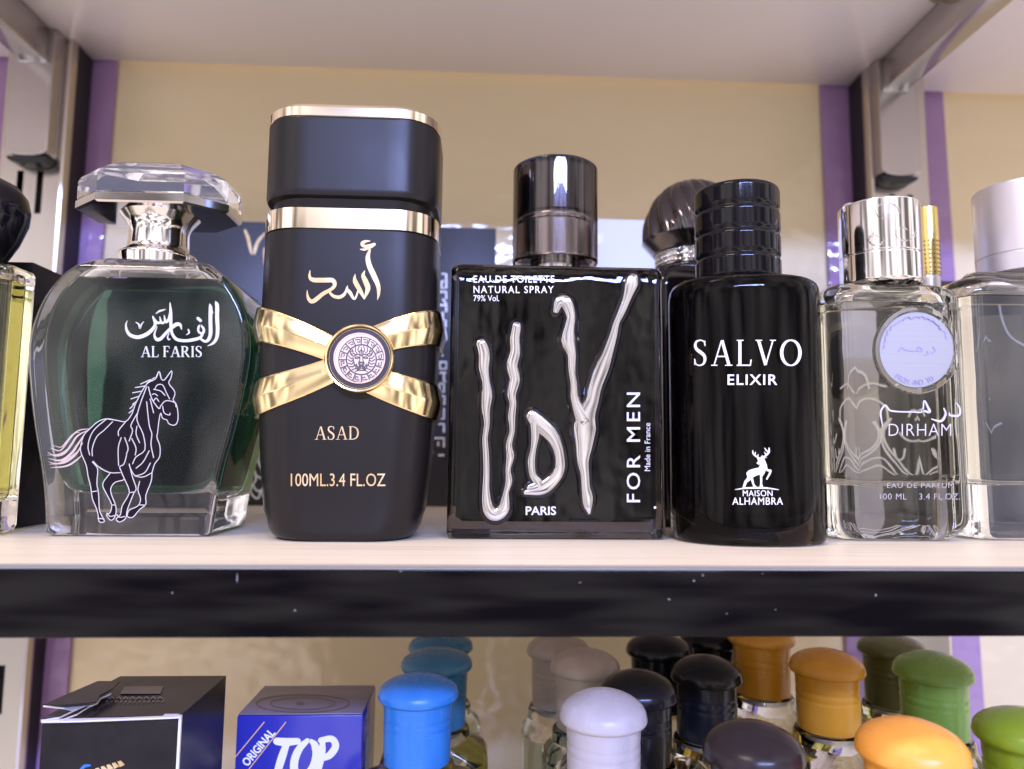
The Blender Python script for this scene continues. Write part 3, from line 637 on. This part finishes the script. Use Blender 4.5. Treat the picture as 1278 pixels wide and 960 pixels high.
P = [poly(deer)] + [stroke(l, None, 4) for l in ([(575,260,14),(598,330,18),(610,390,26),(655,402,30),(640,450,22),(607,512,20)], [(500,230,16),(452,200,20),(424,168,18),(420,130,8)], [(450,197,14),(456,152,8)], [(487,218,12),(492,182,7)],
     [(558,222,18),(600,193,24),(636,148,24),(636,95,10)], [(628,152,16),(600,130,16),(578,98,8)], [(600,192,14),(574,152,8)], [(540,225,10),(545,195,6)], [(590,230,8),(605,222,4)], [(185,652,6),(320,634,20),(480,629,24),(620,634,20),(762,654,8)])]
art('stag_emblem', conv(P, 900, 550, 10.67), salvo_surf, 'white', t)

# ------------------------------------------------------------------ clear bottle with round blue disc
YD = .2585; XD, hwD, hdD = .1572, .0262, .0165
yc = YD+hdD
t = thing('perfume_bottle', (XD, yc, 0), 'clear glass bottle with round pale blue disc and silver patterned cap', 'perfume bottle')
zt = Z(356, YD, 1130)
dd = lambda z, i, r=.008: rr(XD, yc, z, hwD-i, hdD-i, r, 8)
loft('glass', [dd(.0003, .0050), dd(.0012, .0036), dd(.0045, .0012), dd(.0070, .0002), dd(.010, 0), dd(zt-.004, 0), dd(zt-.0015, .0006), dd(zt, .0020), dd(zt+.0016, .0050, .007), dd(zt+.0026, .0085, .006), dd(zt+.0030, .0120, .004)], 'glass_y', t, 50)
di = lambda z, i, r=.005: rr(XD+.0004, yc, z, hwD-.0052-i, hdD-.0042-i*.5, r, 6)
zl = Z(607, YD+.003, 1130)
loft('pale_perfume', [di(zl, .004), di(zl+.0007, .0016), di(zl+.0022, .0004), di(zl+.005, 0), di(zt-.0065, 0), di(zt-.006, .0004)], 'paleliq', t, 50)
loft('air_gap', [di(zt-.0057, .0004), di(zt-.0035, .001), di(zt-.0016, .004), di(zt-.0008, .007)], 'air', t, 50)
loft('base_brightener', [dd(.0016, .0075, .004), dd(.0020, .0075, .004)], 'basebright', t)  # added pale slab, lightens the glass base from within
cx = X(1097, yc, 290); rc = .0150; z0, z1 = Z(344, yc-rc, 1100), Z(243, yc-rc, 1100); zs = Z(309, yc-rc, 1100)
cp = rev('cap', cx, yc, fillet([(z0-.001, rc*.94), (z0, rc, .0004), (zs-.0003, rc, .0003), (zs-.0002, rc*.975), (zs+.0002, rc*.975), (zs+.0003, rc, .0003), (z1, rc, .0006), (z1, rc*.3)]), 'chrome', t, 64)
def dcap(x, z):
    q_ = min(.995, abs((x-cx)/rc)); return yc-rc*math.sqrt(1-q_*q_)
eng = []
for i, (a, b, c_, r_) in enumerate(((1075, 290, 16, 1), (1105, 265, 18, -1), (1128, 290, 15, 1), (1060, 262, 12, -1), (1092, 298, 12, 1))):
    eng.append(ridge([(a+c_*math.cos(k*.55)*(1-k*.06), b+r_*c_*.8*math.sin(k*.55)*(1-k*.06), 2.4-.15*k) for k in range(11)], None, 3))
art('cap_engraving', eng, dcap, 'chrome', cp, h=.0003, base=-.0002)
sf = plane(YD)
mcx, mcy = 1143, 437
ring = [stroke([(mcx+50.5*math.cos(a), mcy+51.5*math.sin(a), 8) for a in [i*math.pi/24 for i in range(49)]], None, 1, rows=RIDGE['rows'], heights=RIDGE['heights'], rnd=False)]
art('glass_ring', ring, sf, 'glass', t, h=.0012, base=-.00005, lift=.00005)
dsc = art('blue_disc', [poly([(mcx+46*math.cos(a), mcy+47*math.sin(a)) for a in [i*math.pi/24 for i in range(48)]])], sf, 'holo', t, h=.0004, base=-.0003)
P = [stroke(l, None, 4) for l in ([(1121,439,1),(1125,434,1.6),(1130,437,1.6),(1143,438.5,1.4),(1146,433,1.4),(1150,436,1.8),(1150,439,1.6),(1144,438.5,1)], [(1157,438,1),(1158,442,1.6),(1153,444,.8)], [(1164,433,1),(1167,438,1.6),(1162,441,1)])]
s3 = plane(YD-.0004)
art('disc_arabic', P, s3, 'holoprint', dsc)
P = []
def arc_text(s, a0, a1, r, hgt, flip=1):
    for i, ch in enumerate(s):
        if ch == ' ': continue
        a = rad(a0+(a1-a0)*i/(len(s)-1)); x, y = mcx+r*math.cos(a), mcy+r*math.sin(a)
        P.extend(rotpx(text(ch, x-hgt*.38, y-hgt/2, x+hgt*.38, y+hgt/2), x, y, math.degrees(a)-90*flip))
arc_text('FROM AND TO', 125, 62, 40.5, 6.5)
for k in range(17):
    a = rad(185+k*9.5); x, y = mcx+41*math.cos(a), mcy+41*math.sin(a); j = random.uniform(-2, 2)
    P.append(stroke([(x-3*math.sin(a)+j*math.cos(a), y+3*math.cos(a), .8), (x+j*math.cos(a), y+j*math.sin(a), 1.3), (x+3*math.sin(a), y-3*math.cos(a)+j, .8)], None, 3))
art('disc_lettering', P, s3, 'holoprint', dsc)
P = [stroke(l, None, 5) for l in ([(522,275,6),(508,200,12),(506,150,14),(540,100,12),(575,140,14),(640,152,12),(760,155,11),(835,152,11),(850,66,12),(878,110,16),(893,155,22),(825,138,9)], [(1008,125,10),(1022,175,16),(985,228,20),(910,212,8)], [(1108,82,8),(1136,130,13),(1128,182,16),(1060,182,16),(1052,160,6)])]
art('arabic_print', conv(P, 1020, 490, 6.39), sf, 'silverprint', t)
art('lettering', text('DIRHAM', 1109, 529, 1187, 544, 1.1, -.014), sf, 'silverprint', t)
art('lettering', text('EAU DE PARFUM', 1107, 603, 1190, 609, 1.1, -.01), sf, 'thinprint', t)
art('lettering', text('100 ML    3.4 FL.OZ.', 1098, 616, 1198, 623.5, 1.1, -.01), sf, 'thinprint', t)

# ------------------------------------------------------------------ bottle cut by the right edge of the picture
xl = .1868; hw = .031; XE = xl+hw; YE = .2640; hd = .0165; yc = YE+hd
t = thing('perfume_bottle', (XE, yc, 0), 'clear glass bottle with broad satin silver cap beside the blue disc bottle', 'perfume bottle')
zt = Z(348, YE, 1250)
de = lambda z, i, r=.007: rr(XE, yc, z, hw-i, hd-i, r, 6)
loft('glass', [de(.0003, .003), de(.0015, .001), de(.004, 0), de(zt-.003, 0), de(zt, .0014), de(zt+.0018, .005), de(zt+.0042, .0105), de(zt+.0052, .0118), de(zt+.0060, .0125, .004)], 'glass', t, 50)
zl = Z(606, YE+.003, 1250)
df = lambda z, i: rr(XE, yc, z, hw-.0048-i, hd-.004-i*.4, .005, 6)
loft('pale_perfume', [df(zl, .003), df(zl+.001, .0008), df(zl+.003, 0), df(zt-.006, 0)], 'paleliq', t, 50)
loft('air_gap', [df(zt-.0057, 0), df(zt-.003, .001), df(zt-.001, .005)], 'air', t, 50)
rc = .0185; cx = X(1225, yc, 260)+rc; z0, z1 = zt+.0058, Z(214, yc-rc, 1260); zs = Z(305, yc-rc, 1240)
rev('cap', cx, yc, fillet([(z0, rc*.98), (zs-.0003, rc*1.0, .0003), (zs-.0002, rc*.98), (zs+.0002, rc*.98), (zs+.0003, rc, .0003), (z1, rc, .0012), (z1, rc*.3)]), 'satin', t)

# ------------------------------------------------------------------ bottle cut by the left edge
xr = X(37, .279, 500); hw = .026; XF = xr-hw; YFf = .2620; hd = .0085; yc = YFf+hd
t = thing('perfume_bottle', (XF, yc, 0), 'pale yellow glass bottle with round black cap beside the horse bottle', 'perfume bottle')
zt = Z(328, YFf, 10)
dg = lambda z, i, r=.003: rr(XF, yc, z, hw-i, hd-i, r, 5)
loft('glass', [dg(.0003, .002), dg(.0012, .0005), dg(.003, 0), dg(zt-.0015, 0), dg(zt-.0004, .0005), dg(zt, .0016), dg(zt+.0004, .008)], 'glass_y', t, 50)
zl = Z(630, YFf+.003, 10); dh = lambda z, i: rr(XF, yc, z, hw-.004-i, hd-.0035-i*.4, .003, 5)
loft('yellow_perfume', [dh(zl, .004), dh(zl+.0015, .001), dh(zl+.004, 0), dh(zt-.0055, 0)], 'yelliq', t, 50)
loft('air_gap', [dh(zt-.0052, 0), dh(zt-.0022, .0008)], 'air', t, 50)
cx = X(-22, yc, 270); zc = Z(270, yc, 0)
rev('cap', cx, yc, [(zt+.0004, .006), (zt+.003, .0085), (zt+.010, .0122), (zc-.002, .0148), (zc+.003, .0152), (zc+.008, .0140), (zc+.012, .0108), (zc+.0145, .006), (zc+.0152, .001)], 'blackcap', t)

# ------------------------------------------------------------------ fluted dome cap bottle behind
YG = .330; XG = X(864, YG, 280); KG = 1.5
t = thing('perfume_bottle', (XG, YG, 0), 'dark bottle with fluted dome cap and beaded collar behind the stag bottle', 'perfume bottle')
zb, ze, ztp = Z(329, YG-.01, 838), Z(290, YG-.015, 838), Z(228, YG, 838)
loft('body', [rr(XG, YG, .0003, .023, .019, .006), rr(XG, YG, .002, .024, .020, .007), rr(XG, YG, zb-.008, .024, .020, .007), rr(XG, YG, zb-.003, .020, .0185, .010), rr(XG, YG, zb, .0168, .0168, .0165)], 'blackglass', t, 50)
rev('collar', XG, YG, [(zb, .0162), (zb+.0003, .0169), (zb+.0078, .0169), (zb+.0081, .0162)], 'chrome', t)
bd = bpy.data.meshes.new('bead'); bm = bmesh.new(); bmesh.ops.create_uvsphere(bm, u_segments=6, v_segments=4, radius=.00085); bm.to_mesh(bd); bm.free(); bd.polygons.foreach_set('use_smooth', [True]*len(bd.polygons)); bd.materials.append(MT['chrome'])
for row in range(3):
    for k in range(54):
        a = 2*math.pi*(k+.5*(row % 2))/54
        o = bpy.data.objects.new('bead', bd); COL.objects.link(o); o.parent = t; o.location = (.0171*math.cos(a), .0171*math.sin(a), zb+.0015+row*.0024)
rings = [sup(XG, YG, zb+.0082, .0145, .0145), sup(XG, YG, zb+.010, .0148, .0148), sup(XG, YG, ze-.006, .0188, .0188), sup(XG, YG, ze-.0016, .0228, .0228), sup(XG, YG, ze, .0238, .0238)]
loft('cap_cone', rings, 'bronze', t, 60)
rings = []; nf = 16
for i in range(15):
    p = i/14*math.pi/2*.97; rr_ = .0241*math.cos(p)**.85; z = ze+.0001+(ztp-ze)*math.sin(p)
    rings.append([(XG+rr_*(1-.13*(1-abs(math.cos(nf/2*(a+p*.5)))**.8))*math.cos(a), YG+rr_*(1-.13*(1-abs(math.cos(nf/2*(a+p*.5)))**.8))*math.sin(a), z) for a in [2*math.pi*k/168 for k in range(168)]])
loft('fluted_dome', rings, 'gun', t, 60)

# slim gold pen spray behind the blue-disc bottle
YP = .322; XP = X(1157, YP, 300); rp_ = .0049
t = thing('pen_spray', (XP, YP, 0), 'slim gold capped spray with dotted band behind the blue disc bottle', 'perfume spray')
z0, z1 = Z(345, YP, 1158), Z(261, YP, 1158)
rev('tube', XP, YP, [(.0003, rp_*.8), (.001, rp_*.95), (z0-.001, rp_*.95), (z0, rp_*.9)], 'satin', t, 32)
cp = rev('cap', XP, YP, fillet([(z0+.0001, rp_), (z1, rp_, .0005), (z1, rp_*.2)]), 'yellowgold', t, 40)
dm = bpy.data.meshes.new('dimple'); bm = bmesh.new(); bmesh.ops.create_uvsphere(bm, u_segments=6, v_segments=4, radius=.00042); bm.to_mesh(dm); bm.free(); dm.materials.append(MT['dark'])
for row in range(8):
    for k in range(16):
        a = 2*math.pi*k/16
        o = bpy.data.objects.new('dimple', dm); COL.objects.link(o); o.parent = cp; o.location = (rp_*math.cos(a), rp_*math.sin(a), z0+.0012+row*.0021)

# ------------------------------------------------------------------ cartons standing behind the bottles
def carton(name, xl, xr, y0, y1, z0, z1, mat, label):
    t = thing(name, ((xl+xr)/2, (y0+y1)/2, z0), label, 'perfume box', 'cartons standing on the shelves')
    box('carton', xl, xr, y0, y1, z0, z1, mat, t, bev=.0005); return t
YK = .430
t = carton('perfume_box', X(158, YK, 400), X(343, YK, 400), YK, .486, .0003, Z(276, YK, 290), 'blackcard2', 'charcoal carton with gold flecks behind the horse bottle')
sf = plane(YK)
art('gold_mark', [stroke([(306,288,3),(310,298,4),(313,313,3),(315,318,1)], None, 4), stroke([(331,291,2),(322,302,4),(318,314,4),(318,318,1)], None, 4), stroke([(331,311,4),(330,318,3),(330,330,1)], None, 3)], sf, 'goldfoil', t, h=.0003)
hl_ = [[(336,545),(325,545),(322,549)], [(334,558),(326,562),(322,572),(326,584),(331,594),(330,606),(327,612)], [(315,584),(319,592),(319,600),(314,607),(313,614),(318,621),(323,621),(325,612)], [(321,594),(326,597),(330,594)], [(336,602),(329,608),(328,618),(334,624),(338,622)], [(308,618),(310,623),(306,627)], [(316,606),(320,612),(326,613)], [(341,560),(348,575),(352,600)]]
art('line_print', [stroke(l, 2.2, 4) for l in hl_], sf, 'white', t, h=.0002)
t = carton('perfume_box', X(524, YK, 450), X(619, YK, 300), YK, .486, .0003, Z(284, YK, 580), 'blackcard2', 'black carton with white sideways lettering behind the silver letter bottle')
z = lambda L: [(520+a/2.82, 320+b/2.82) for a, b in L]
blk = [z(L) for L in ([(88,62),(104,62),(104,112),(88,112),(88,88),(96,88)], [(80,125),(104,125),(104,150)], [(92,150),(104,168),(104,196)], [(80,172),(104,172)], [(92,196),(92,225),(102,225),(102,250)], [(98,255),(104,290),(96,300)],
       [(74,352),(84,340),(92,352)], [(80,372),(104,372),(104,396),(82,396),(82,376)], [(80,410),(104,410)], [(96,410),(96,440),(104,440)], [(80,448),(96,448),(96,478),(80,478),(80,450)], [(76,492),(98,492),(98,520),(78,520)], [(84,536),(96,536),(96,572),(72,572),(72,548)],
       [(76,590),(96,590),(96,620)], [(60,640),(96,640),(96,672)], [(76,652),(76,668)], [(54,684),(56,692)], [(76,700),(98,700)])]
art('sideways_lettering', [stroke(l, 2.6, 1, rnd=False) for l in blk], plane(YK), 'white', t, h=.0002)
YQ = .412
t = carton('perfume_box', X(738, YQ, 300), X(868, YQ, 300), YQ, .470, .0003, Z(274, YQ, 780), 'whitecard', 'plain white carton behind the fluted dome cap')
art('white_label', [poly([(744,292),(752,292),(752.5,298),(751,303),(749,306),(744,306)])], plane(YQ), 'white', t, h=.0003)
xk = X(36, .290, 400)
t = carton('perfume_box', xk-.050, xk, .2900, .352, .0003, Z(327, .290, 30), 'blackcard', 'black glossy carton between the yellow bottle and the horse bottle')
YM = .345
t = carton('perfume_box', .1335, .1915, YM, .385, .0003, Z(372, YM, 1100), 'greycard', 'grey brown carton with pale scroll pattern behind the clear bottle')
P = []
def tr(pts, s=1): return [(1020+x/6.39, 490+y/6.39) for x, y in pts]
sc = [[(360,240),(395,300),(400,370),(360,440),(260,510),(180,600)], [(480,220),(440,300),(440,370),(480,460),(560,570),(640,700)], [(375,235),(410,300),(415,390),(360,470),(250,560),(190,640)], [(465,225),(425,300),(428,400),(470,490),(540,590),(610,700)],
      [(180,690),(300,560),(420,520),(480,580),(530,690)], [(200,690),(330,610),(410,580),(470,640),(510,700)], [(700,690),(690,560),(720,450),(760,380)], [(660,690),(670,560),(700,440)], [(770,690),(745,600),(760,500),(790,420)],
      [(540,330),(580,380),(650,395),(710,360)], [(170,440),(200,520),(245,510),(240,440)], [(505,450),(520,520),(560,520),(575,450)], [(600,200),(620,150),(670,180),(650,230)], [(960,360),(975,500),(960,690)], [(1010,360),(1000,520),(1010,690)], [(1040,380),(1060,520),(1040,690)],
      [(200,150),(320,60),(440,120),(460,220)], [(230,20),(330,-60),(450,-30)], [(840,240),(900,330),(950,260)], [(820,420),(860,520),(920,430)], [(820,560),(870,640),(930,570)], [(200,-180),(300,-120),(330,-20)], [(600,-150),(640,-60),(720,-90)]]
art('scroll_print', [stroke(tr(l), 2.0, 5) for l in sc], plane(YM), 'white', t, h=.0002)
t = carton('perfume_box', .2085, .272, YM, .400, .0003, Z(352, YM, 1250), 'blackcard2', 'dark carton with pale marble veins behind the satin silver cap bottle')
P = [stroke(l, 1.6, 4) for l in ([(1140,420),(1165,405),(1178,440),(1195,450)], [(1150,380),(1170,400),(1190,370),(1210,400)], [(1165,470),(1185,480),(1200,510),(1220,500)], [(1178,440),(1200,420),(1225,430)], [(1150,540),(1180,530),(1210,545),(1235,530)], [(1230,380),(1240,420),(1260,440)])]
art('vein_print', P, plane(YM), 'vein', t, h=.0002)

# ------------------------------------------------------------------ lower shelf: two boxes and the mushroom-cap bottles
ZF = -.2046
xb0, xb1 = X(51, .25, 930), X(224, .25, 930); zb = Z(893, .25, 140)
t = thing('perfume_box', ((xb0+xb1)/2, .27, ZF), 'black carton with torn white top edge beside the blue box', 'perfume box', 'cartons standing on the shelves')
y1b = .2925
mesh('carton', [(xb0, .25, ZF), (xb1, .25, ZF), (xb1, y1b, ZF), (xb0, y1b, ZF), (xb0, .25, zb-.0006), (xb1, .25, zb), (xb1, y1b, zb), (xb0+.004, y1b, zb)], [(0, 1, 5, 4), (1, 2, 6, 5), (2, 3, 7, 6), (3, 0, 4, 7), (0, 3, 2, 1), (4, 5, 6, 7)], 'blackcard', t, smooth=False)
def slab(name, pts, z, th, mat, parent):                   # thin piece of card lying flat, pts = (px, py) on height z
    V = []
    for px, py in pts:
        d = FW*F+RT*(px-PW/2)+UP*(PH/2-py); V.append(CAM+d*((z-HC)/d.z))
    n = len(V); vs = V+[v+Vector((0, 0, -th)) for v in V]
    tri = [tuple(f) for f in tessellate_polygon([V])]
    fs = tri+[tuple(k+n for k in f[::-1]) for f in tri]+[(i, (i+1) % n, (i+1) % n+n, i+n) for i in range(n)]
    return mesh(name, vs, fs, mat, parent, smooth=False)
slab('lifted_flap', [(54, 879), (77, 880), (120, 876), (124, 868), (140, 860), (150, 850), (122, 850)], zb+.0030, .0004, 'blackcard', t)
slab('torn_edge', [(54, 880.5), (77, 883), (116, 877.5), (119, 866), (124, 862), (134, 861), (139, 865), (126, 871), (122, 877), (112, 881), (96, 891), (74, 899), (52, 900), (51, 898.5), (74, 895), (93, 886), (108, 879.5), (77, 881.5)], zb+.0012, .0005, 'rawcard', t)
slab('torn_strip', [(51, 898), (80, 897), (150, 895.5), (203, 893.5), (206, 891), (224, 891), (225, 894.5), (205, 895.5), (150, 897.5), (100, 899.5), (52, 900.5)], zb+.0008, .0005, 'rawcard', t)
box('white_corner', xb1-.0005, xb1+.0003, .2494, .2503, ZF, zb, 'rawcard', t, bev=0)
P = [poly([(x, y) for x, y in ((110+7*k+9, 958-2.2*k+1), (110+7*k+13, 957-2.2*k+1), (110+7*k+17+1, 963-2.2*k), (110+7*k+12, 966-2.2*k))]) for k in range(5)]
art('gold_bars', P, plane(.25), 'goldfoil', t, h=.0002); art('blue_mark', [stroke([(100,962,3),(106,956,4),(113,955,2)], None, 4)], plane(.25), CAPM['blue'], t, h=.00025)
def top_art(name, pieces, z, mat, parent):
    V, FS = [], []
    for i, (vs, fs) in enumerate(pieces):
        b = len(V)
        for v in vs:
            d = FW*F+RT*(v[0]-PW/2)+UP*(PH/2-v[1]); V.append(CAM+d*((z+.00008+i % 20*.00001-HC)/d.z)-parent.location)
        FS += [tuple(b+k for k in f) for f in fs]
    me = bpy.data.meshes.new(name); me.from_pydata([tuple(v) for v in V], [], FS); me.update(); return link(name, me, mat, parent)
P = [poly([(150,866),(155,857),(205,856),(200,866)])]
for k in range(9): P.append(stroke([(128+8.6*k, 872, 1.6), (131+8.6*k, 869.5, 1.6), (134+8.6*k, 872, 1.6)], None, 1, rnd=False))
for k in range(13): P.append(stroke([(132+5.8*k, 876, 1.3), (135+5.8*k, 874.5, 1.3)], None, 1, rnd=False))
top_art('embossed_print', P, zb, 'emboss', t)

YT = .300; x0, x1 = X(294, YT, 930), X(452, YT, 930); zt = Z(893, YT, 370)
t = thing('perfume_box', ((x0+x1)/2, YT+.03, ZF), 'blue carton with white TOP lettering beside the blue capped bottle', 'perfume box', 'cartons standing on the shelves')
box('carton', x0, x1, YT, YT+.036, ZF, zt, 'bluecard', t, bev=.0006)
box('lid', x0+.0004, x1-.0004, YT+.0004, YT+.0356, zt+.0001, zt+.0006, 'bluetop', t, bev=.0002)
sf = plane(YT)
art('orange_line', [stroke([(292,947,1.2),(330,901,1.2)], None, 1, rnd=False)], sf, 'orangeprint', t)
art('orange_line', [stroke([(306,966,1.2),(357,901,1.2)], None, 1, rnd=False)], sf, 'orangeprint', t)
art('lettering', rotpx(text('ORIGINAL', 295, 928, 350, 939, 1.0, .03), 322, 933, -50), sf, 'white', t)
P = [stroke(l, None, 3) for l in ([(345,925,10),(362,926,9),(378,924,6)], [(362,926,9),(357,945,10),(351,966,10)], [(392,926,9),(380,938,11),(375,952,11),(378,964,10),(392,960,10),(402,946,10),(403,932,9),(392,926,8)], [(406,966,9),(412,945,10),(416,926,9)], [(402,926,6),(418,925,9),(417,938,9),(412,945,7)], [(395,925,5),(410,923,8),(419,930,9),(416,940,9),(409,944,6)])]
P = [stroke(l, None, 4) for l in ([(345,925,9),(356,926,10),(372,925,8)], [(358,928,8),(352,945,10),(345,968,9)],
     [(384,924,6),(374,934,9),(368,948,10),(368,962,10),(378,970,9),(390,958,9),(395,942,10),(393,930,9),(388,924.5,5)], [(403,925,6),(401,942,10),(394,970,9)], [(400,924,7),(414,922,8),(419,931,9),(412,942,9),(402,947,6)])]
art('lettering', P, sf, 'white', t, h=.0002)
P = [stroke([(378+r*math.cos(a), 878+r*.19*math.sin(a), 1.6) for a in [k*math.pi/16 for k in range(33)]], None, 1, rnd=False) for r in (40, 58)] + [poly([(374+5*math.cos(a), 878+2.2*math.sin(a)) for a in [k*math.pi/6 for k in range(12)]])]
top_art('ring_print', P, zt+.0006, 'emboss', t)

def cologne(px, brim_px, top_py, color, liquid, label, hw=.0155, hd=.0145, hat=1.0, glass='glass', Y=None, tilt=0):
    Rb = .0150; Y = Y or .030*F/brim_px
    x = X(px, Y, top_py+30); zt = Z(top_py, Y+.002, px)
    t = thing('cologne_bottle', (x, Y, ZF), label, 'cologne bottle', 'mushroom cap bottles on the lower shelf')
    hd_ = .0072*hat; zbm = zt-hd_; sz = zbm-.0240
    pr = [(sz, .0112), (sz+.0004, .0122), (zbm-.0118, .0125), (zbm-.0112, .0122), (zbm-.0106, .0125), (zbm-.0086, .0125), (zbm-.0080, .0122), (zbm-.0074, .0125), (zbm-.0020, .0127), (zbm-.0016, .0143), (zbm-.0010, Rb*.985), (zbm-.0002, Rb), (zbm+.0007, Rb*.985)]
    for k in range(1, 9):
        a = k/9*math.pi/2; pr.append((zbm+.0008+(hd_-.0008)*math.sin(a), Rb*.985*math.cos(a)**1.22))
    pr.append((zt, .0012))
    rev('cap', x, Y, pr, CAPM[color], t, 48, 60)
    zs = sz-.0005
    loft('glass', [rr(x, Y, ZF+.0003, hw-.002, hd-.002, .005), rr(x, Y, ZF+.002, hw, hd, .006), rr(x, Y, zs-.016, hw, hd, .006), rr(x, Y, zs-.011, hw*.985, hd*.985, .007), rr(x, Y, zs-.0075, hw*.91, max(.0130, hd*.93), .010), rr(x, Y, zs-.0048, max(.0142, hw*.70), .0134, .0125), rr(x, Y, zs-.0036, .0142, .0134, .0132), rr(x, Y, zs-.0012, .0141, .0134, .0132), rr(x, Y, zs, .0134, .0130, .0128)], glass, t, 60)
    loft('perfume', [rr(x, Y, ZF+.006, hw-.003, hd-.003, .004), rr(x, Y, zs-.018, hw-.002, hd-.002, .005), rr(x, Y, zs-.0125, hw*.96-.002, hd*.97-.002, .006)], liquid, t, 60)
    rev('sprayer_ring', x, Y, [(zs-.0032, .0085), (zs-.0006, .0085), (zs-.0004, .006)], 'satin', t, 32)
    return t
amber = prin('amber_perfume', (.70, .50, .06), 0, trans=1, ior=.91); aqua = prin('aqua_perfume', (.70, .82, .80), 0, trans=1, ior=.91); darkl = prin('dark_perfume', (.10, .09, .10), 0, trans=1, ior=.91)
olivel = prin('olive_perfume', (.55, .52, .16), 0, trans=1, ior=.91)
cologne(522, 96, 840, 'blue', olivel, 'bottle with bright blue mushroom cap beside the blue carton', .027, .0150, .95)
cologne(545, 87, 808, 'teal', olivel, 'teal capped bottle just behind the bright blue capped one', .022, .0150, .9, Y=.314)
cologne(550, 80, 788, 'teal', aqua, 'teal capped bottle hindmost of the blue capped row', .019, .0145, .9, Y=.347)
cologne(753, 106, 858, 'white', aqua, 'bottle with pearly white mushroom cap in front of the cream capped ones', .0270, .0140, 1.25, Y=.256)
cologne(730, 86, 808, 'cream', aqua, 'cream capped bottle just behind the pearly white capped one', .0180, .0140, 1.1, Y=.318)
cologne(697, 77, 790, 'cream', aqua, 'cream capped bottle hindmost of the white capped row', .0170, .0140, 1.1, Y=.350)
cologne(797, 92, 834, 'black', darkl, 'black capped bottle just behind the pearly white capped one', .0128, .0128, 1.3, Y=.2875)
cologne(881, 87, 816, 'black', darkl, 'tall black capped bottle behind the dusty black capped one', .0165, .0140, 1.2, Y=.309)
cologne(822, 79, 789, 'black', darkl, 'black capped bottle tucked behind two other black capped bottles', .0145, .0140, 1.1, Y=.340)
cologne(887, 74, 778, 'black', darkl, 'black capped bottle hindmost against the wall', .0150, .0140, 1.1, Y=.362)
cologne(940, 121, 898, 'brown', darkl, 'bottle with dusty scratched black mushroom cap beside the front orange one', .0170, .0140, 1.25, Y=.2235)
cologne(950, 86, 776, 'amber', amber, 'amber capped bottle hindmost of the orange capped row', .0170, .0140, 1.0, Y=.338)
cologne(1032, 88, 808, 'amber', amber, 'bottle with yellow orange cap between the black and olive capped ones', .0165, .0145, 1.1, Y=.305)
cologne(1137, 130, 894, 'orange', amber, 'bottle with plain bright orange mushroom cap standing foremost in its row', .0175, .0140, 1.25, Y=.2105)
cologne(1113, 80, 790, 'olive', olivel, 'olive capped bottle hindmost of the green capped row', .0165, .0140, 1.0, Y=.340)
cologne(1164, 92, 811, 'green', olivel, 'bottle with green mushroom cap before the chrome upright', .0165, .0145, 1.2, Y=.2965)
cologne(1284, 124, 882, 'lime', olivel, 'bottle with lime green mushroom cap beside the front orange capped one', .0170, .0140, 1.1, Y=.220)
